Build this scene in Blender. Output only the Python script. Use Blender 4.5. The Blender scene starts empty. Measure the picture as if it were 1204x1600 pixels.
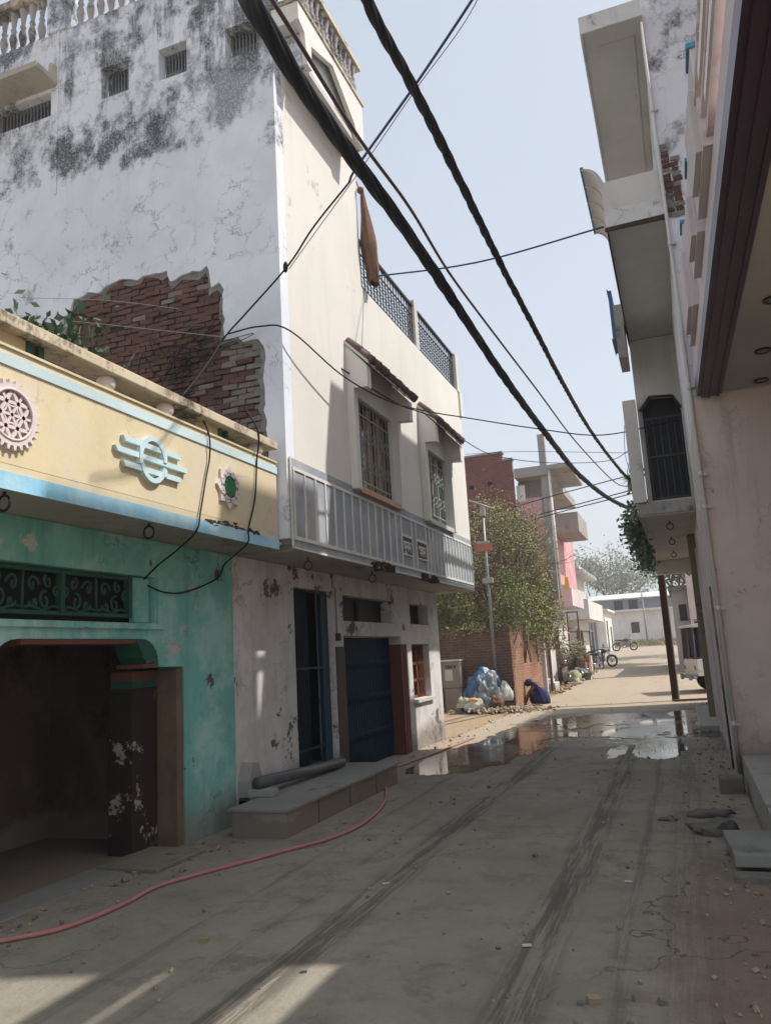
import bpy, math, random
from mathutils import Vector, Matrix, noise
from mathutils.geometry import tessellate_polygon
R=math.radians; PI=math.pi
SUN_E=3.9;SKY_E=.15;DUST=5;AIR=1.0;EXPO=.36;HAZE=.0024
rnd=random.Random(7)
SC=bpy.context.scene; COL=SC.collection
# ------------------------------------------------------------------ nodes
class NT:
    def __init__(s,name,world=False):
        if world: s.m=bpy.data.worlds.new(name)
        else: s.m=bpy.data.materials.new(name)
        s.m.use_nodes=True; s.t=s.m.node_tree; s.t.nodes.clear()
    def n(s,typ,ins=None,**kw):
        nd=s.t.nodes.new(typ)
        for k,v in kw.items(): setattr(nd,k,v)
        if ins:
            for k,v in ins.items():
                sk=nd.inputs[k]
                if isinstance(v,bpy.types.NodeSocket): s.t.links.new(v,sk)
                elif isinstance(v,(tuple,list)) and sk.type=='RGBA' and len(v)==3: sk.default_value=(*v,1)
                else: sk.default_value=v
        return nd
    def math(s,op,a,b=0,clamp=False):
        nd=s.n('ShaderNodeMath',{0:a,1:b},operation=op); nd.use_clamp=clamp; return nd.outputs[0]
    def mix(s,f,a,b,mode='MIX'):
        nd=s.n('ShaderNodeMix',data_type='RGBA',blend_type=mode)
        for k,v in ((0,f),(6,a),(7,b)):
            sk=nd.inputs[k]
            if isinstance(v,bpy.types.NodeSocket): s.t.links.new(v,sk)
            elif isinstance(v,(tuple,list)): sk.default_value=(*v[:3],1)
            else: sk.default_value=v
        return nd.outputs[2]
    def pos(s):
        if not hasattr(s,'_p'): s._p=s.n('ShaderNodeNewGeometry').outputs['Position']
        return s._p
    def map(s,scale=(1,1,1),loc=(0,0,0),vec=None):
        return s.n('ShaderNodeMapping',{'Vector':vec or s.pos(),'Scale':scale,'Location':loc}).outputs[0]
    def noise(s,scale,detail=4,rough=.6,stretch=(1,1,1),loc=(0,0,0),dist=0,vec=None):
        return s.n('ShaderNodeTexNoise',{'Vector':s.map(stretch,loc,vec),'Scale':scale,'Detail':detail,'Roughness':rough,'Distortion':dist}).outputs[0]
    def ss(s,v,a,b):   # smooth step a..b -> 0..1
        return s.n('ShaderNodeMapRange',{'Value':v,'From Min':a,'From Max':b,'To Min':0.,'To Max':1.},interpolation_type='SMOOTHSTEP').outputs[0]
    def xyz(s):
        if not hasattr(s,'_x'): s._x=s.n('ShaderNodeSeparateXYZ',{0:s.pos()}).outputs
        return s._x
    def out(s,col,rough=.85,bump=None,bstr=.3,bdist=.02,metal=0,spec=.3,**extra):
        d={'Base Color':col,'Roughness':rough,'Metallic':metal,'Specular IOR Level':spec}
        if bump is not None:
            d['Normal']=s.n('ShaderNodeBump',{'Height':bump,'Strength':bstr,'Distance':bdist}).outputs[0]
        d.update(extra)
        b=s.n('ShaderNodeBsdfPrincipled',d)
        s.n('ShaderNodeOutputMaterial',{'Surface':b.outputs[0]})
        return s.m
def simple(name,col,rough=.7,metal=0,var=.25,scale=6,bump=.15,spec=.3,dirt=0):
    t=NT(name); a=t.noise(scale,5,.65); c=t.mix(a,tuple(x*(1-var) for x in col),tuple(min(1,x*(1+var)) for x in col))
    f=t.noise(scale*9,3,.6)
    if dirt:
        d=t.ss(t.noise(scale*.6,6,.75,loc=(9,3,1)),.62-dirt*.3,.75); c=t.mix(t.math('MULTIPLY',d,.8),c,(.05,.04,.03))
    return t.out(c,rough,f,bump,.01,metal,spec)
def plaster(name,col,col2=None,mould=None,peel=None,streak=.25,crack=0,crackw=1,dust=0,var=.12,rough=.9,bump=.35,seed=0):
    """mould: list of (colour, amount, z0, z1, scale); patches denser between z0 and z1. peel: (colour, amount, scale)"""
    t=NT(name); x,y,z=t.xyz(); L=(seed*3.1,seed*1.7,seed*2.3)
    big=t.noise(.9,6,.62,loc=L); fine=t.noise(14,5,.7,loc=L)
    c=t.mix(t.ss(big,.3,.7),tuple(v*(1-var) for v in col),tuple(min(1,v*(1+var*.5)) for v in col))
    if col2: c=t.mix(t.ss(t.noise(1.6,7,.68,loc=(L[0]+5,L[1],L[2])),.42,.62),c,col2)
    st=t.noise(3.5,5,.7,(1,1,.09),L)
    c=t.mix(t.math('MULTIPLY',t.ss(st,.5,.78),streak),c,tuple(v*.35 for v in col))
    h=fine
    if peel:
        for k,(pc,am,sc) in enumerate(peel if isinstance(peel,list) else [peel]):
            pm=t.ss(t.noise(sc,9,.72,loc=(L[0]+11+k*7,L[1]+2,L[2])),.70-am*.3,.715-am*.3)
            c=t.mix(pm,c,t.mix(fine,tuple(v*.7 for v in pc),pc)); h=t.math('SUBTRACT',h,t.math('MULTIPLY',pm,1.6))
    if mould:
        for k,mo in enumerate(mould):
            mc,am,z0,z1,sc=mo[:5]; stv=mo[5] if len(mo)>5 else .8
            zz=t.math('ADD',z,t.math('MULTIPLY',t.math('SUBTRACT',big,.5),1.6))
            zm=t.ss(zz,z0,z1)
            n1=t.noise(sc,10,.78,(1,1,stv),(L[0]+20+k*9,L[1],L[2])); n2=t.noise(sc*.33,4,.6,loc=(L[0]+30+k*5,L[1],L[2]+1))
            v=t.math('ADD',t.math('MULTIPLY',n1,.6),t.math('MULTIPLY',n2,.55))
            v=t.math('ADD',v,t.math('MULTIPLY',t.math('SUBTRACT',zm,1.),.22))
            mm=t.ss(v,.70-am*.2,.80-am*.2)
            sp=t.ss(t.noise(30,5,.85,loc=L),.40,.52)
            mm=t.math('MULTIPLY',mm,t.math('ADD',t.math('MULTIPLY',sp,.5),.42))
            c=t.mix(mm,c,mc)
    if crack:
        wv=t.n('ShaderNodeVectorMath',{0:t.pos(),1:t.n('ShaderNodeVectorMath',{0:t.n('ShaderNodeTexNoise',{'Vector':t.map(loc=L),'Scale':4.,'Detail':6.,'Roughness':.7}).outputs[1],1:(.45,.45,.45)},operation='MULTIPLY').outputs[0]},operation='ADD').outputs[0]
        vo=t.n('ShaderNodeTexVoronoi',{'Vector':wv,'Scale':2.6},feature='DISTANCE_TO_EDGE').outputs[0]
        ck=t.math('SUBTRACT',1.,t.ss(vo,.006*crackw,.026*crackw)); ck=t.math('MULTIPLY',ck,t.ss(t.noise(1.1,3,.5,loc=(L[0]+50,0,3)),.47,.62))
        c=t.mix(t.math('MULTIPLY',ck,crack),c,(.06,.055,.05)); h=t.math('SUBTRACT',h,ck)
    if dust:
        dm=t.math('MULTIPLY',t.math('SUBTRACT',1.,t.ss(t.math('ADD',z,t.math('MULTIPLY',t.math('SUBTRACT',big,.5),.7)),.15,dust)),.75)
        c=t.mix(dm,c,(.20,.17,.14))
    return t.out(c,rough,h,bump,.012,0,.2)
def brick(name,c1,c2,mort,sc=1.,bump=.8,grime=.4,holes=False):
    t=NT(name); x,y,z=t.xyz()
    v=t.n('ShaderNodeCombineXYZ',{0:t.math('ADD',x,y),1:z,2:0.}).outputs[0]
    wob=t.n('ShaderNodeTexNoise',{'Vector':v,'Scale':3.,'Detail':3.}).outputs[1]
    v=t.n('ShaderNodeVectorMath',{0:v,1:t.n('ShaderNodeVectorMath',{0:wob,1:(.025,.02,0)},operation='MULTIPLY').outputs[0]},operation='ADD').outputs[0]
    b=t.n('ShaderNodeTexBrick',{'Vector':v,'Color1':c1,'Color2':c2,'Mortar':mort,'Scale':sc,'Mortar Size':.009,'Mortar Smooth':.3,'Bias':0.,'Brick Width':.235,'Row Height':.078})
    g=t.noise(1.3,7,.7); f=t.noise(22,4,.7)
    c=t.mix(t.math('MULTIPLY',t.ss(g,.42,.68),grime),b.outputs[0],(.07,.055,.045))
    c=t.mix(t.math('MULTIPLY',t.ss(f,.5,.8),.35),c,tuple(v*1.5 for v in c1))
    h=t.math('ADD',t.math('MULTIPLY',t.math('SUBTRACT',1.,b.outputs[1]),1.),t.math('MULTIPLY',f,.5))
    return t.out(c,.92,h,bump,.02,0,.15)
M={}
M['white_side']=plaster('white_side',(.72,.75,.81),mould=[((.20,.22,.25),.70,6.9,8.6,1.7,.7),((.04,.045,.05),.72,6.6,8.2,2.3),((.06,.065,.07),.74,7.4,9.3,3.2,.14),((.25,.26,.28),.28,3.,6.,5.5)],crack=.75,crackw=.55,streak=.15,seed=1)
M['white_front']=plaster('white_front',(.68,.66,.62),mould=[((.16,.15,.11),.12,5.6,6.9,5.)],streak=.14,var=.05,seed=2,bump=.2)
M['lower_white']=plaster('lower_white',(.68,.65,.64),col2=(.56,.53,.50),peel=((.17,.15,.14),.32,1.3),streak=.4,dust=.5,crack=.5,seed=3)
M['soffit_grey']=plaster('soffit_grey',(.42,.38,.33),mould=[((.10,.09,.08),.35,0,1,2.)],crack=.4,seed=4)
M['green']=plaster('green',(.18,.46,.41),col2=(.34,.58,.53),peel=[((.55,.55,.52),.34,1.3),((.13,.13,.12),.24,1.9)],streak=.45,dust=.6,crack=.6,seed=5)
M['green_dark']=simple('green_dark',(.025,.10,.07),.6,var=.4)
M['yellow']=plaster('yellow',(.63,.54,.36),col2=(.60,.54,.41),peel=[((.62,.60,.60),.13,1.1)],mould=[((.20,.16,.10),.1,1,2,3.)],streak=.08,crack=.25,var=.08,seed=6,bump=.25)
M['blue_paint']=plaster('blue_paint',(.27,.55,.72),col2=(.42,.62,.72),peel=[((.5,.47,.42),.1,2.5)],mould=[((.1,.12,.13),.12,1,2,5.)],seed=7)
M['cream']=plaster('cream',(.62,.53,.36),streak=.4,seed=8)
M['coping']=plaster('coping',(.55,.48,.36),mould=[((.07,.06,.05),.75,1,2,4.5)],streak=.6,seed=9)
M['globe']=simple('globe',(.75,.68,.66),.5,var=.06)
M['medal_pink']=plaster('medal_pink',(.66,.58,.58),streak=.1,seed=10)
M['medal_blue']=plaster('medal_blue',(.50,.64,.68),streak=.1,seed=11)
M['star_green']=simple('star_green',(.02,.14,.06),.5)
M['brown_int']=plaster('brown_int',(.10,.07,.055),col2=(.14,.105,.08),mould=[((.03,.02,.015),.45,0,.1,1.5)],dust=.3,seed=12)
M['redbrown']=plaster('redbrown',(.17,.07,.05),peel=((.25,.2,.16),.1,3),seed=13)
M['peel_dark']=plaster('peel_dark',(.035,.025,.022),peel=[((.44,.37,.30),.44,1.4),((.10,.07,.08),.36,2.4)],streak=.4,dust=0,seed=14)
M['ochre']=plaster('ochre',(.19,.13,.085),col2=(.14,.10,.08),streak=.5,seed=15)
M['terrazzo']=plaster('terrazzo',(.33,.36,.40),col2=(.40,.42,.44),mould=[((.12,.12,.12),.15,0,1,4)],streak=.3,var=.2,seed=16)
M['strip_white']=plaster('strip_white',(.68,.66,.62),streak=.2,seed=17)
M['text_dark']=simple('text_dark',(.05,.045,.05),.6)
M['broken']=simple('broken',(.06,.04,.028),.95,var=.6,scale=14,bump=.8)
M['iron']=simple('iron',(.025,.025,.028),.45,.5,scale=20)
M['rust']=simple('rust',(.11,.06,.04),.8,.2,var=.5,scale=8,dirt=.4)
M['blue_gate']=simple('blue_gate',(.014,.032,.055),.38,.45,var=.5,scale=7,bump=.1)
M['blue_gate2']=simple('blue_gate2',(.02,.055,.085),.4,.3,var=.4)
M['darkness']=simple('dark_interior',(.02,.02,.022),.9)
M['dark_tile']=simple('dark_tile',(.085,.06,.05),.6,var=.5,scale=24,bump=.4)
M['wood_red']=simple('wood_red',(.20,.075,.04),.6,var=.4,scale=9)
M['peach']=simple('peach',(.50,.28,.17),.6,var=.2,scale=9)
M['glass_dark']=simple('window_glass',(.022,.03,.03),.12,spec=.6,bump=.03)
M['grille_green']=simple('grille_green',(.30,.33,.29),.5,.2)
M['tile_red']=simple('tile_red',(.15,.10,.09),.85,var=.5,scale=16,bump=.5)
M['stone_slab']=plaster('stone_slab',(.25,.25,.23),mould=[((.10,.09,.08),.45,-2,-1,3)],streak=.05,seed=18,rough=.7)
M['platform_side']=plaster('platform_side',(.30,.25,.22),col2=(.33,.22,.18),mould=[((.1,.08,.07),.3,-2,-1,3)],dust=.2,seed=19)
M['pvc_black']=simple('pvc',(.10,.10,.105),.35,var=.3,bump=.05)
M['torn']=plaster('torn_render',(.22,.215,.205),mould=[((.08,.08,.08),.5,-2,-1,5)],seed=50)
M['cement']=plaster('cement',(.34,.33,.31),mould=[((.1,.1,.1),.3,-2,-1,2.5)],crack=.3,seed=20)
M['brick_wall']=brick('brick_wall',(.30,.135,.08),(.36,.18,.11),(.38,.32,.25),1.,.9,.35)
M['brick_shaded']=brick('brick_shaded',(.15,.075,.05),(.20,.10,.07),(.22,.18,.15),1.,.9,.6)  # darker copy of the wall brick, shade of the front put into its colour
M['brick_far']=brick('brick_far',(.20,.07,.055),(.25,.09,.07),(.22,.15,.13),1.,.8,.35)
M['brick_face']=simple('exposed_brick',(.125,.066,.050),.95,var=.55,scale=5,bump=.8,dirt=.5)
M['brick_pale']=simple('exposed_brick_pale',(.20,.17,.15),.95,var=.4,scale=9,bump=.7)
M['mortar']=simple('mortar_dark',(.045,.038,.034),1,var=.5,scale=12,bump=1)
M['pink_wall']=plaster('pink_wall',(.62,.52,.50),mould=[((.30,.23,.22),.24,0,.1,1.4),((.22,.15,.14),.16,0,.1,2.6)],peel=((.40,.34,.33),.2,1.6),crack=.35,dust=.9,streak=.55,seed=21,bump=.3,var=.1)
M['pink_far']=plaster('pink_far',(.62,.32,.34),col2=(.66,.45,.45),mould=[((.2,.14,.12),.3,0,.1,1.2)],streak=.5,seed=22)
M['pink_pale']=plaster('pink_pale',(.62,.54,.55),mould=[((.25,.2,.2),.1,0,.1,2)],streak=.25,seed=23)
M['maroon']=simple('maroon_paint',(.045,.016,.036),.35,var=.35,scale=5,bump=.1,spec=.5)
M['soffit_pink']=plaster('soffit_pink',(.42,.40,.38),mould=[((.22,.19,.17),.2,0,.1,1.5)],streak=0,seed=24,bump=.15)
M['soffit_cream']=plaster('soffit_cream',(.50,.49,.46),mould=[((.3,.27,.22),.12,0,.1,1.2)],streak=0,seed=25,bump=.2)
M['white_right']=plaster('white_right',(.72,.73,.77),mould=[((.06,.06,.065),.75,7.6,9.6,2.0),((.25,.25,.26),.6,5.,8.,3.)],crack=.7,streak=.2,seed=26)
M['slab_edge']=plaster('slab_edge',(.62,.61,.60),mould=[((.10,.09,.09),.35,0,.1,3.5)],crack=.5,seed=27)
M['slab_dirty']=plaster('slab_dirty',(.42,.40,.39),mould=[((.06,.05,.05),.72,0,.1,2.2),((.08,.07,.07),.5,0,.1,5,.3)],seed=28)
M['offwhite']=plaster('offwhite',(.58,.56,.53),mould=[((.3,.26,.22),.15,0,.1,2)],streak=.3,dust=.5,seed=29)
M['far_white']=plaster('far_white',(.72,.70,.67),mould=[((.3,.27,.24),.2,0,.1,2)],streak=.4,seed=30)
M['blue_cap']=simple('blue_cap',(.06,.22,.34),.6)
M['blue_panel']=simple('blue_panel',(.05,.16,.33),.5)
M['mossy']=plaster('mossy',(.22,.20,.15),mould=[((.03,.03,.025),.7,0,.1,2)],streak=.7,seed=31)
M['yellowish']=plaster('yellowish',(.44,.40,.33),streak=.5,seed=32)
M['cable']=simple('cable_black',(.008,.009,.012),.6,var=.3,bump=.1,spec=.2)
M['cable_red']=simple('cable_maroon',(.07,.04,.045),.55)
M['cable_blue']=simple('cable_blue',(.02,.06,.14),.5)
M['wire_grey']=simple('wire_grey',(.35,.34,.33),.5)
M['hose']=simple('hose_red',(.40,.17,.16),.45,var=.25,bump=.05)
M['rag']=simple('rag_brown',(.16,.09,.06),.95,var=.6,scale=18,bump=.5)
M['pole_paint']=simple('pole_paint',(.22,.23,.22),.4,.4)
M['lampwhite']=simple('lamp_white',(.33,.33,.31),.35)
M['orange']=simple('banner_orange',(.42,.15,.09),.7)
M['tarp_blue']=simple('tarp_blue',(.025,.09,.19),.38,var=.5,scale=4,bump=.2,spec=.6)
M['tarp_grey']=simple('tarp_grey',(.20,.23,.26),.4,var=.4,scale=4,bump=.2,spec=.6)
M['sack_white']=simple('sack_white',(.55,.53,.48),.6,var=.3,scale=9,bump=.3)
M['sack_olive']=simple('sack_olive',(.40,.38,.24),.6,var=.3,scale=9,bump=.3)
M['sack_yellow']=simple('sack_yellow',(.65,.38,.10),.6)
M['poster']=simple('poster_paper',(.55,.48,.42),.8,var=.15)
M['conc_box']=plaster('conc_box',(.27,.22,.18),streak=.5,seed=33)
M['leaf']=simple('leaf',(.20,.215,.07),.6,var=.5,scale=3,bump=0)
M['leaf_dry']=simple('leaf_dry',(.29,.25,.15),.8,var=.4,scale=3,bump=0)
M['leaf_dark']=simple('leaf_dark',(.06,.10,.045),.55,var=.5,scale=3,bump=0)
M['leaf_teal']=simple('leaf_teal',(.12,.17,.11),.55,var=.4,scale=3,bump=0)
M['leaf_grey']=simple('leaf_grey',(.20,.22,.14),.8,var=.3,scale=1,bump=0)
M['bark']=simple('bark',(.14,.11,.08),.95,var=.4,scale=12,bump=.6)
M['pot']=simple('pot_clay',(.25,.11,.07),.8)
M['jeep_white']=simple('jeep_paint',(.62,.62,.57),.4,var=.1,dirt=.15,spec=.5)
M['canvas_black']=simple('canvas_black',(.022,.022,.024),.8,var=.4)
M['rubber']=simple('rubber',(.02,.02,.02),.8,bump=.3)
M['chrome']=simple('chrome',(.5,.5,.5),.25,.9,var=.15)
M['red_lens']=simple('red_lens',(.35,.01,.01),.25,spec=.6)
M['bike_black']=simple('bike_black',(.02,.02,.024),.3,spec=.6)
M['bike_grey']=simple('bike_grey',(.18,.18,.19),.4,.4)
M['sari']=simple('sari_blue',(.018,.022,.085),.8,var=.5,scale=7,bump=.5)
M['skin']=simple('skin',(.18,.085,.05),.55,var=.1)
M['hair']=simple('hair',(.012,.01,.01),.5)
M['box_card']=simple('cardboard',(.40,.26,.15),.8)
M['cloth_yellow']=simple('cloth_yellow',(.70,.42,.06),.8)
M['grey_metal']=simple('grey_metal',(.24,.26,.30),.5,.2,dirt=.2)
M['rubble']=simple('rubble_bits',(.30,.24,.18),.95,var=.6,scale=18,bump=.6)
M['stone']=simple('stone_grey',(.16,.145,.13),.95,var=.5,scale=9,bump=.6)
# ------------------------------------------------------------------ mesh builder
class MB:
    def __init__(s): s.v=[];s.f=[];s.mi=[];s.sm=[]
    def add(s,vs,fs,mi=0,smooth=False):
        o=len(s.v); s.v+= [tuple(p) for p in vs]
        for f in fs: s.f.append(tuple(i+o for i in f)); s.mi.append(mi); s.sm.append(smooth)
        return s
    def box(s,x0,x1,y0,y1,z0,z1,mi=0,jit=0):
        if x0>x1:x0,x1=x1,x0
        if y0>y1:y0,y1=y1,y0
        if z0>z1:z0,z1=z1,z0
        vs=[(x,y,z) for z in (z0,z1) for y in (y0,y1) for x in (x0,x1)]
        if jit: vs=[(a+rnd.uniform(-jit,jit),b+rnd.uniform(-jit,jit),c+rnd.uniform(-jit,jit)) for a,b,c in vs]
        return s.add(vs,[(0,2,3,1),(4,5,7,6),(0,1,5,4),(2,6,7,3),(0,4,6,2),(1,3,7,5)],mi)
    def obox(s,c,sx,sy,sz,rot,mi=0):
        m=Matrix.Rotation(rot,3,'Z') if not isinstance(rot,Matrix) else rot
        vs=[Vector(c)+m@Vector((x*sx/2,y*sy/2,z*sz/2)) for z in (-1,1) for y in (-1,1) for x in (-1,1)]
        return s.add(vs,[(0,2,3,1),(4,5,7,6),(0,1,5,4),(2,6,7,3),(0,4,6,2),(1,3,7,5)],mi)
    def prism(s,axis,c0,c1,outer,holes=(),mi=0,mi_side=None,cap=(True,True)):
        """polygon (u,v) extruded from c0 to c1 along axis. axis x:(u,v)=(y,z); y:(x,z); z:(x,y)"""
        if mi_side is None: mi_side=mi
        def P(u,v,c): return (c,u,v) if axis=='x' else (u,c,v) if axis=='y' else (u,v,c)
        loops=[list(outer)]+[list(h) for h in holes]
        flat=[p for l in loops for p in l]
        tris=tessellate_polygon([[Vector((p[0],p[1],0)) for p in l] for l in loops])
        n=len(flat)
        vs=[P(*p,c0) for p in flat]+[P(*p,c1) for p in flat]
        fs=[];
        if cap[0]: fs+=[tuple(t) for t in tris]
        if cap[1]: fs+=[tuple(i+n for i in t[::-1]) for t in tris]
        s.add(vs,fs,mi)
        # sides
        k=0;o=[];
        for l in loops:
            m=len(l)
            for i in range(m):
                a=k+i;b=k+(i+1)%m; o.append((a,b,b+n,a+n))
            k+=m
        s.add(vs,o,mi_side); return s
    def tube(s,path,r,seg=6,mi=0,closed=False,cap=True):
        path=[Vector(p) for p in path]; n=len(path); vs=[]; up=None
        rr=r if isinstance(r,(list,tuple)) else [r]*n
        for i,p in enumerate(path):
            if closed: t=(path[(i+1)%n]-path[i-1])
            else: t=path[min(i+1,n-1)]-path[max(i-1,0)]
            if t.length<1e-9: t=Vector((0,0,1))
            t.normalize()
            if up is None:
                up=Vector((0,0,1)) if abs(t.z)<.9 else Vector((1,0,0))
            u=up-t*up.dot(t)
            if u.length<1e-5: u=t.orthogonal()
            u.normalize(); w=t.cross(u); up=u
            for k in range(seg):
                a=2*PI*k/seg; vs.append(p+(u*math.cos(a)+w*math.sin(a))*rr[i])
        fs=[]
        for i in range(n if closed else n-1):
            j=(i+1)%n
            for k in range(seg):
                fs.append((i*seg+k,i*seg+(k+1)%seg,j*seg+(k+1)%seg,j*seg+k))
        if cap and not closed: fs+=[tuple(range(seg))[::-1],tuple((n-1)*seg+k for k in range(seg))]
        return s.add(vs,fs,mi,True)
    def lathe(s,base,prof,seg=10,mi=0,axis='z'):
        vs=[];b=Vector(base)
        for r,h in prof:
            for k in range(seg):
                a=2*PI*k/seg; c,d=r*math.cos(a),r*math.sin(a)
                vs.append(b+(Vector((c,d,h)) if axis=='z' else Vector((c,h,d)) if axis=='y' else Vector((h,c,d))))
        fs=[(i*seg+k,i*seg+(k+1)%seg,(i+1)*seg+(k+1)%seg,(i+1)*seg+k) for i in range(len(prof)-1) for k in range(seg)]
        fs+=[tuple(range(seg))[::-1],tuple((len(prof)-1)*seg+k for k in range(seg))]
        return s.add(vs,fs,mi,True)
    def ball(s,c,r,seg=14,rings=8,mi=0,sq=(1,1,1),nz=0,ns=1.5):
        vs=[];c=Vector(c)
        for i in range(rings+1):
            th=PI*i/rings
            for k in range(seg):
                a=2*PI*k/seg; d=Vector((math.sin(th)*math.cos(a)*sq[0],math.sin(th)*math.sin(a)*sq[1],math.cos(th)*sq[2]))
                q=1+ (nz*noise.noise((c+d)*ns*3) if nz else 0)
                vs.append(c+d*r*q)
        fs=[(i*seg+k,(i+1)*seg+k,(i+1)*seg+(k+1)%seg,i*seg+(k+1)%seg) for i in range(rings) for k in range(seg)]
        return s.add(vs,fs,mi,True)
    def torus(s,c,r,r2,axis='x',seg=18,mi=0,a0=0,a1=2*PI,ts=6):
        pts=[];n=seg
        full=abs(a1-a0-2*PI)<1e-6
        for k in range(n if full else n+1):
            a=a0+(a1-a0)*k/n; u,v=r*math.cos(a),r*math.sin(a)
            pts.append(Vector(c)+(Vector((0,u,v)) if axis=='x' else Vector((u,0,v)) if axis=='y' else Vector((u,v,0))))
        return s.tube(pts,r2,ts,mi,closed=full)
    def leaves(s,pts,size,mi=0,n=1,spread=0,up=.3,narrow=.5):
        for p in pts:
            for _ in range(n):
                q=Vector(p)+Vector((rnd.gauss(0,1),rnd.gauss(0,1),rnd.gauss(0,1)))*spread
                d=Vector((rnd.gauss(0,1),rnd.gauss(0,1),rnd.gauss(0,1)+up)).normalized()
                w=d.orthogonal().normalized(); w.rotate(Matrix.Rotation(rnd.uniform(0,6.28),3,d)); L=size*rnd.uniform(.6,1.4); W=L*narrow
                m_=mi if not isinstance(mi,(list,tuple)) else rnd.choice(mi)
                s.add([q,q+d*L*.5+w*W*.5,q+d*L,q+d*L*.5-w*W*.5],[(0,1,2,3)],m_)
        return s
    def build(s,name,mats,parent=None,bevel=0,loc=None):
        me=bpy.data.meshes.new(name)
        off=Vector((0,0,0))
        p=parent
        while p is not None: off+=p.location; p=p.parent
        if loc is not None: off=off+Vector(loc)
        me.from_pydata([tuple(Vector(v)-off) for v in s.v],[],s.f)
        if not isinstance(mats,(list,tuple)): mats=[mats]
        for m in mats: me.materials.append(M[m] if isinstance(m,str) else m)
        me.polygons.foreach_set('material_index',s.mi); me.polygons.foreach_set('use_smooth',s.sm)
        me.validate(); me.update()
        o=bpy.data.objects.new(name,me); COL.objects.link(o)
        if parent is not None: o.parent=parent
        if loc is not None: o.location=loc
        if bevel:
            b=o.modifiers.new('bevel','BEVEL'); b.width=bevel; b.segments=2; b.limit_method='ANGLE'; b.angle_limit=R(50)
        return o
def thing(name,label,cat,base=(0,0,0),group=None):
    o=bpy.data.objects.new(name,None); COL.objects.link(o); o.location=base
    o['label']=label;o['category']=cat
    if group:o['group']=group
    return o
def tag(o,label,cat,group=None):
    o['label']=label;o['category']=cat
    if group:o['group']=group
    return o
def struct(o,kind='structure'): o['kind']=kind; return o
def copy_tree(o,parent=None):
    c=o.copy(); COL.objects.link(c); c.parent=parent
    for ch in list(o.children): copy_tree(ch,c)
    return c
def rect(u0,u1,v0,v1): return [(u0,v0),(u1,v0),(u1,v1),(u0,v1)]
def spline(pts,n=8):
    P=[Vector(p) for p in pts]; P=[P[0]*2-P[1]]+P+[P[-1]*2-P[-2]]; out=[]
    for i in range(1,len(P)-2):
        a,b,c,d=P[i-1:i+3]
        for k in range(n):
            t=k/n; out.append(.5*((2*b)+(c-a)*t+(2*a-5*b+4*c-d)*t*t+(3*b-a-3*c+d)*t**3))
    out.append(P[-2]); return out
# ================================================================== LEFT NEAR: yellow and green house
H1=thing('low_house','low house with a turquoise ground floor and a yellow balcony parapet, at the left edge','house',(-4.5,3.5,0))
def arc(cy,cz,ry,rz,a0,a1,n=6): return [(cy+ry*math.cos(R(a0+(a1-a0)*k/n)),cz+rz*math.sin(R(a0+(a1-a0)*k/n))) for k in range(n+1)]
MB().box(-6.2,-4.81,2.0,6.6,-.02,.012).build('interior_floor','brown_int',H1)  # dark colour carries the interior shade, as sun reaches this floor
op=[(3.8,0.),(3.8,1.62),(4.22,1.64)]+arc(4.46,1.66,.24,.22,180,90,6)+arc(5.87,1.66,.24,.22,90,0,6)+[(6.11,1.63),(6.5,1.62),(6.5,0.)]
w=MB().prism('x',-4.8,-4.5,rect(-1.5,7.395,-.15,2.78),[op,rect(3.2,6.06,2.02,2.44)],0,0)
wall=w.build('wall','green',H1)
MB().prism('x',-4.497,-4.47,[(3.2,1.965),(6.16,1.965),(6.16,2.012),(3.2,2.012)]).box(-4.497,-4.475,6.075,6.14,2.012,2.5).build('grille_surround','green',wall)
# reveal lining (red brown and green chamfer)
a=MB(); a.prism('x',-4.78,-4.508,[(5.80,1.885),(5.87,1.885)]+arc(5.87,1.66,.238,.218,80,8,6)+[(5.95,1.66),(5.9,1.72)]); a.build('arch_chamfer','green_dark',H1)
MB().box(-4.78,-4.51,4.5,5.80,1.84,1.878).box(-4.80,-4.51,5.9,6.1,1.625,1.66).build('arch_lining','redbrown',H1)
b=MB(); b.box(-4.79,-4.515,6.40,6.497,0,1.60); b.build('jamb','ochre',H1,.008)
b=MB(); b.box(-4.98,-4.72,6.02,6.38,0,1.45); p=b.build('pillar','peel_dark',H1,.01)
MB().box(-4.97,-4.73,6.03,6.37,1.45,1.52).build('pillar_band','green_dark',p); MB().box(-4.97,-4.73,6.03,6.37,1.52,1.60).build('pillar_cap','redbrown',p)
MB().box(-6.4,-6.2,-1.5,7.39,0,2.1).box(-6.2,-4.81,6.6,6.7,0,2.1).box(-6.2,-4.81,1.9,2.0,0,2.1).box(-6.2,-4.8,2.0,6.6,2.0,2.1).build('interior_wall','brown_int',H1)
MB().box(-4.75,-4.15,5.6,6.3,0,.04).build('threshold_slab','mossy',H1,.01); MB().box(-4.82,-4.47,3.8,6.5,-.02,.014).build('door_sill','torn',H1,.004)
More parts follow.
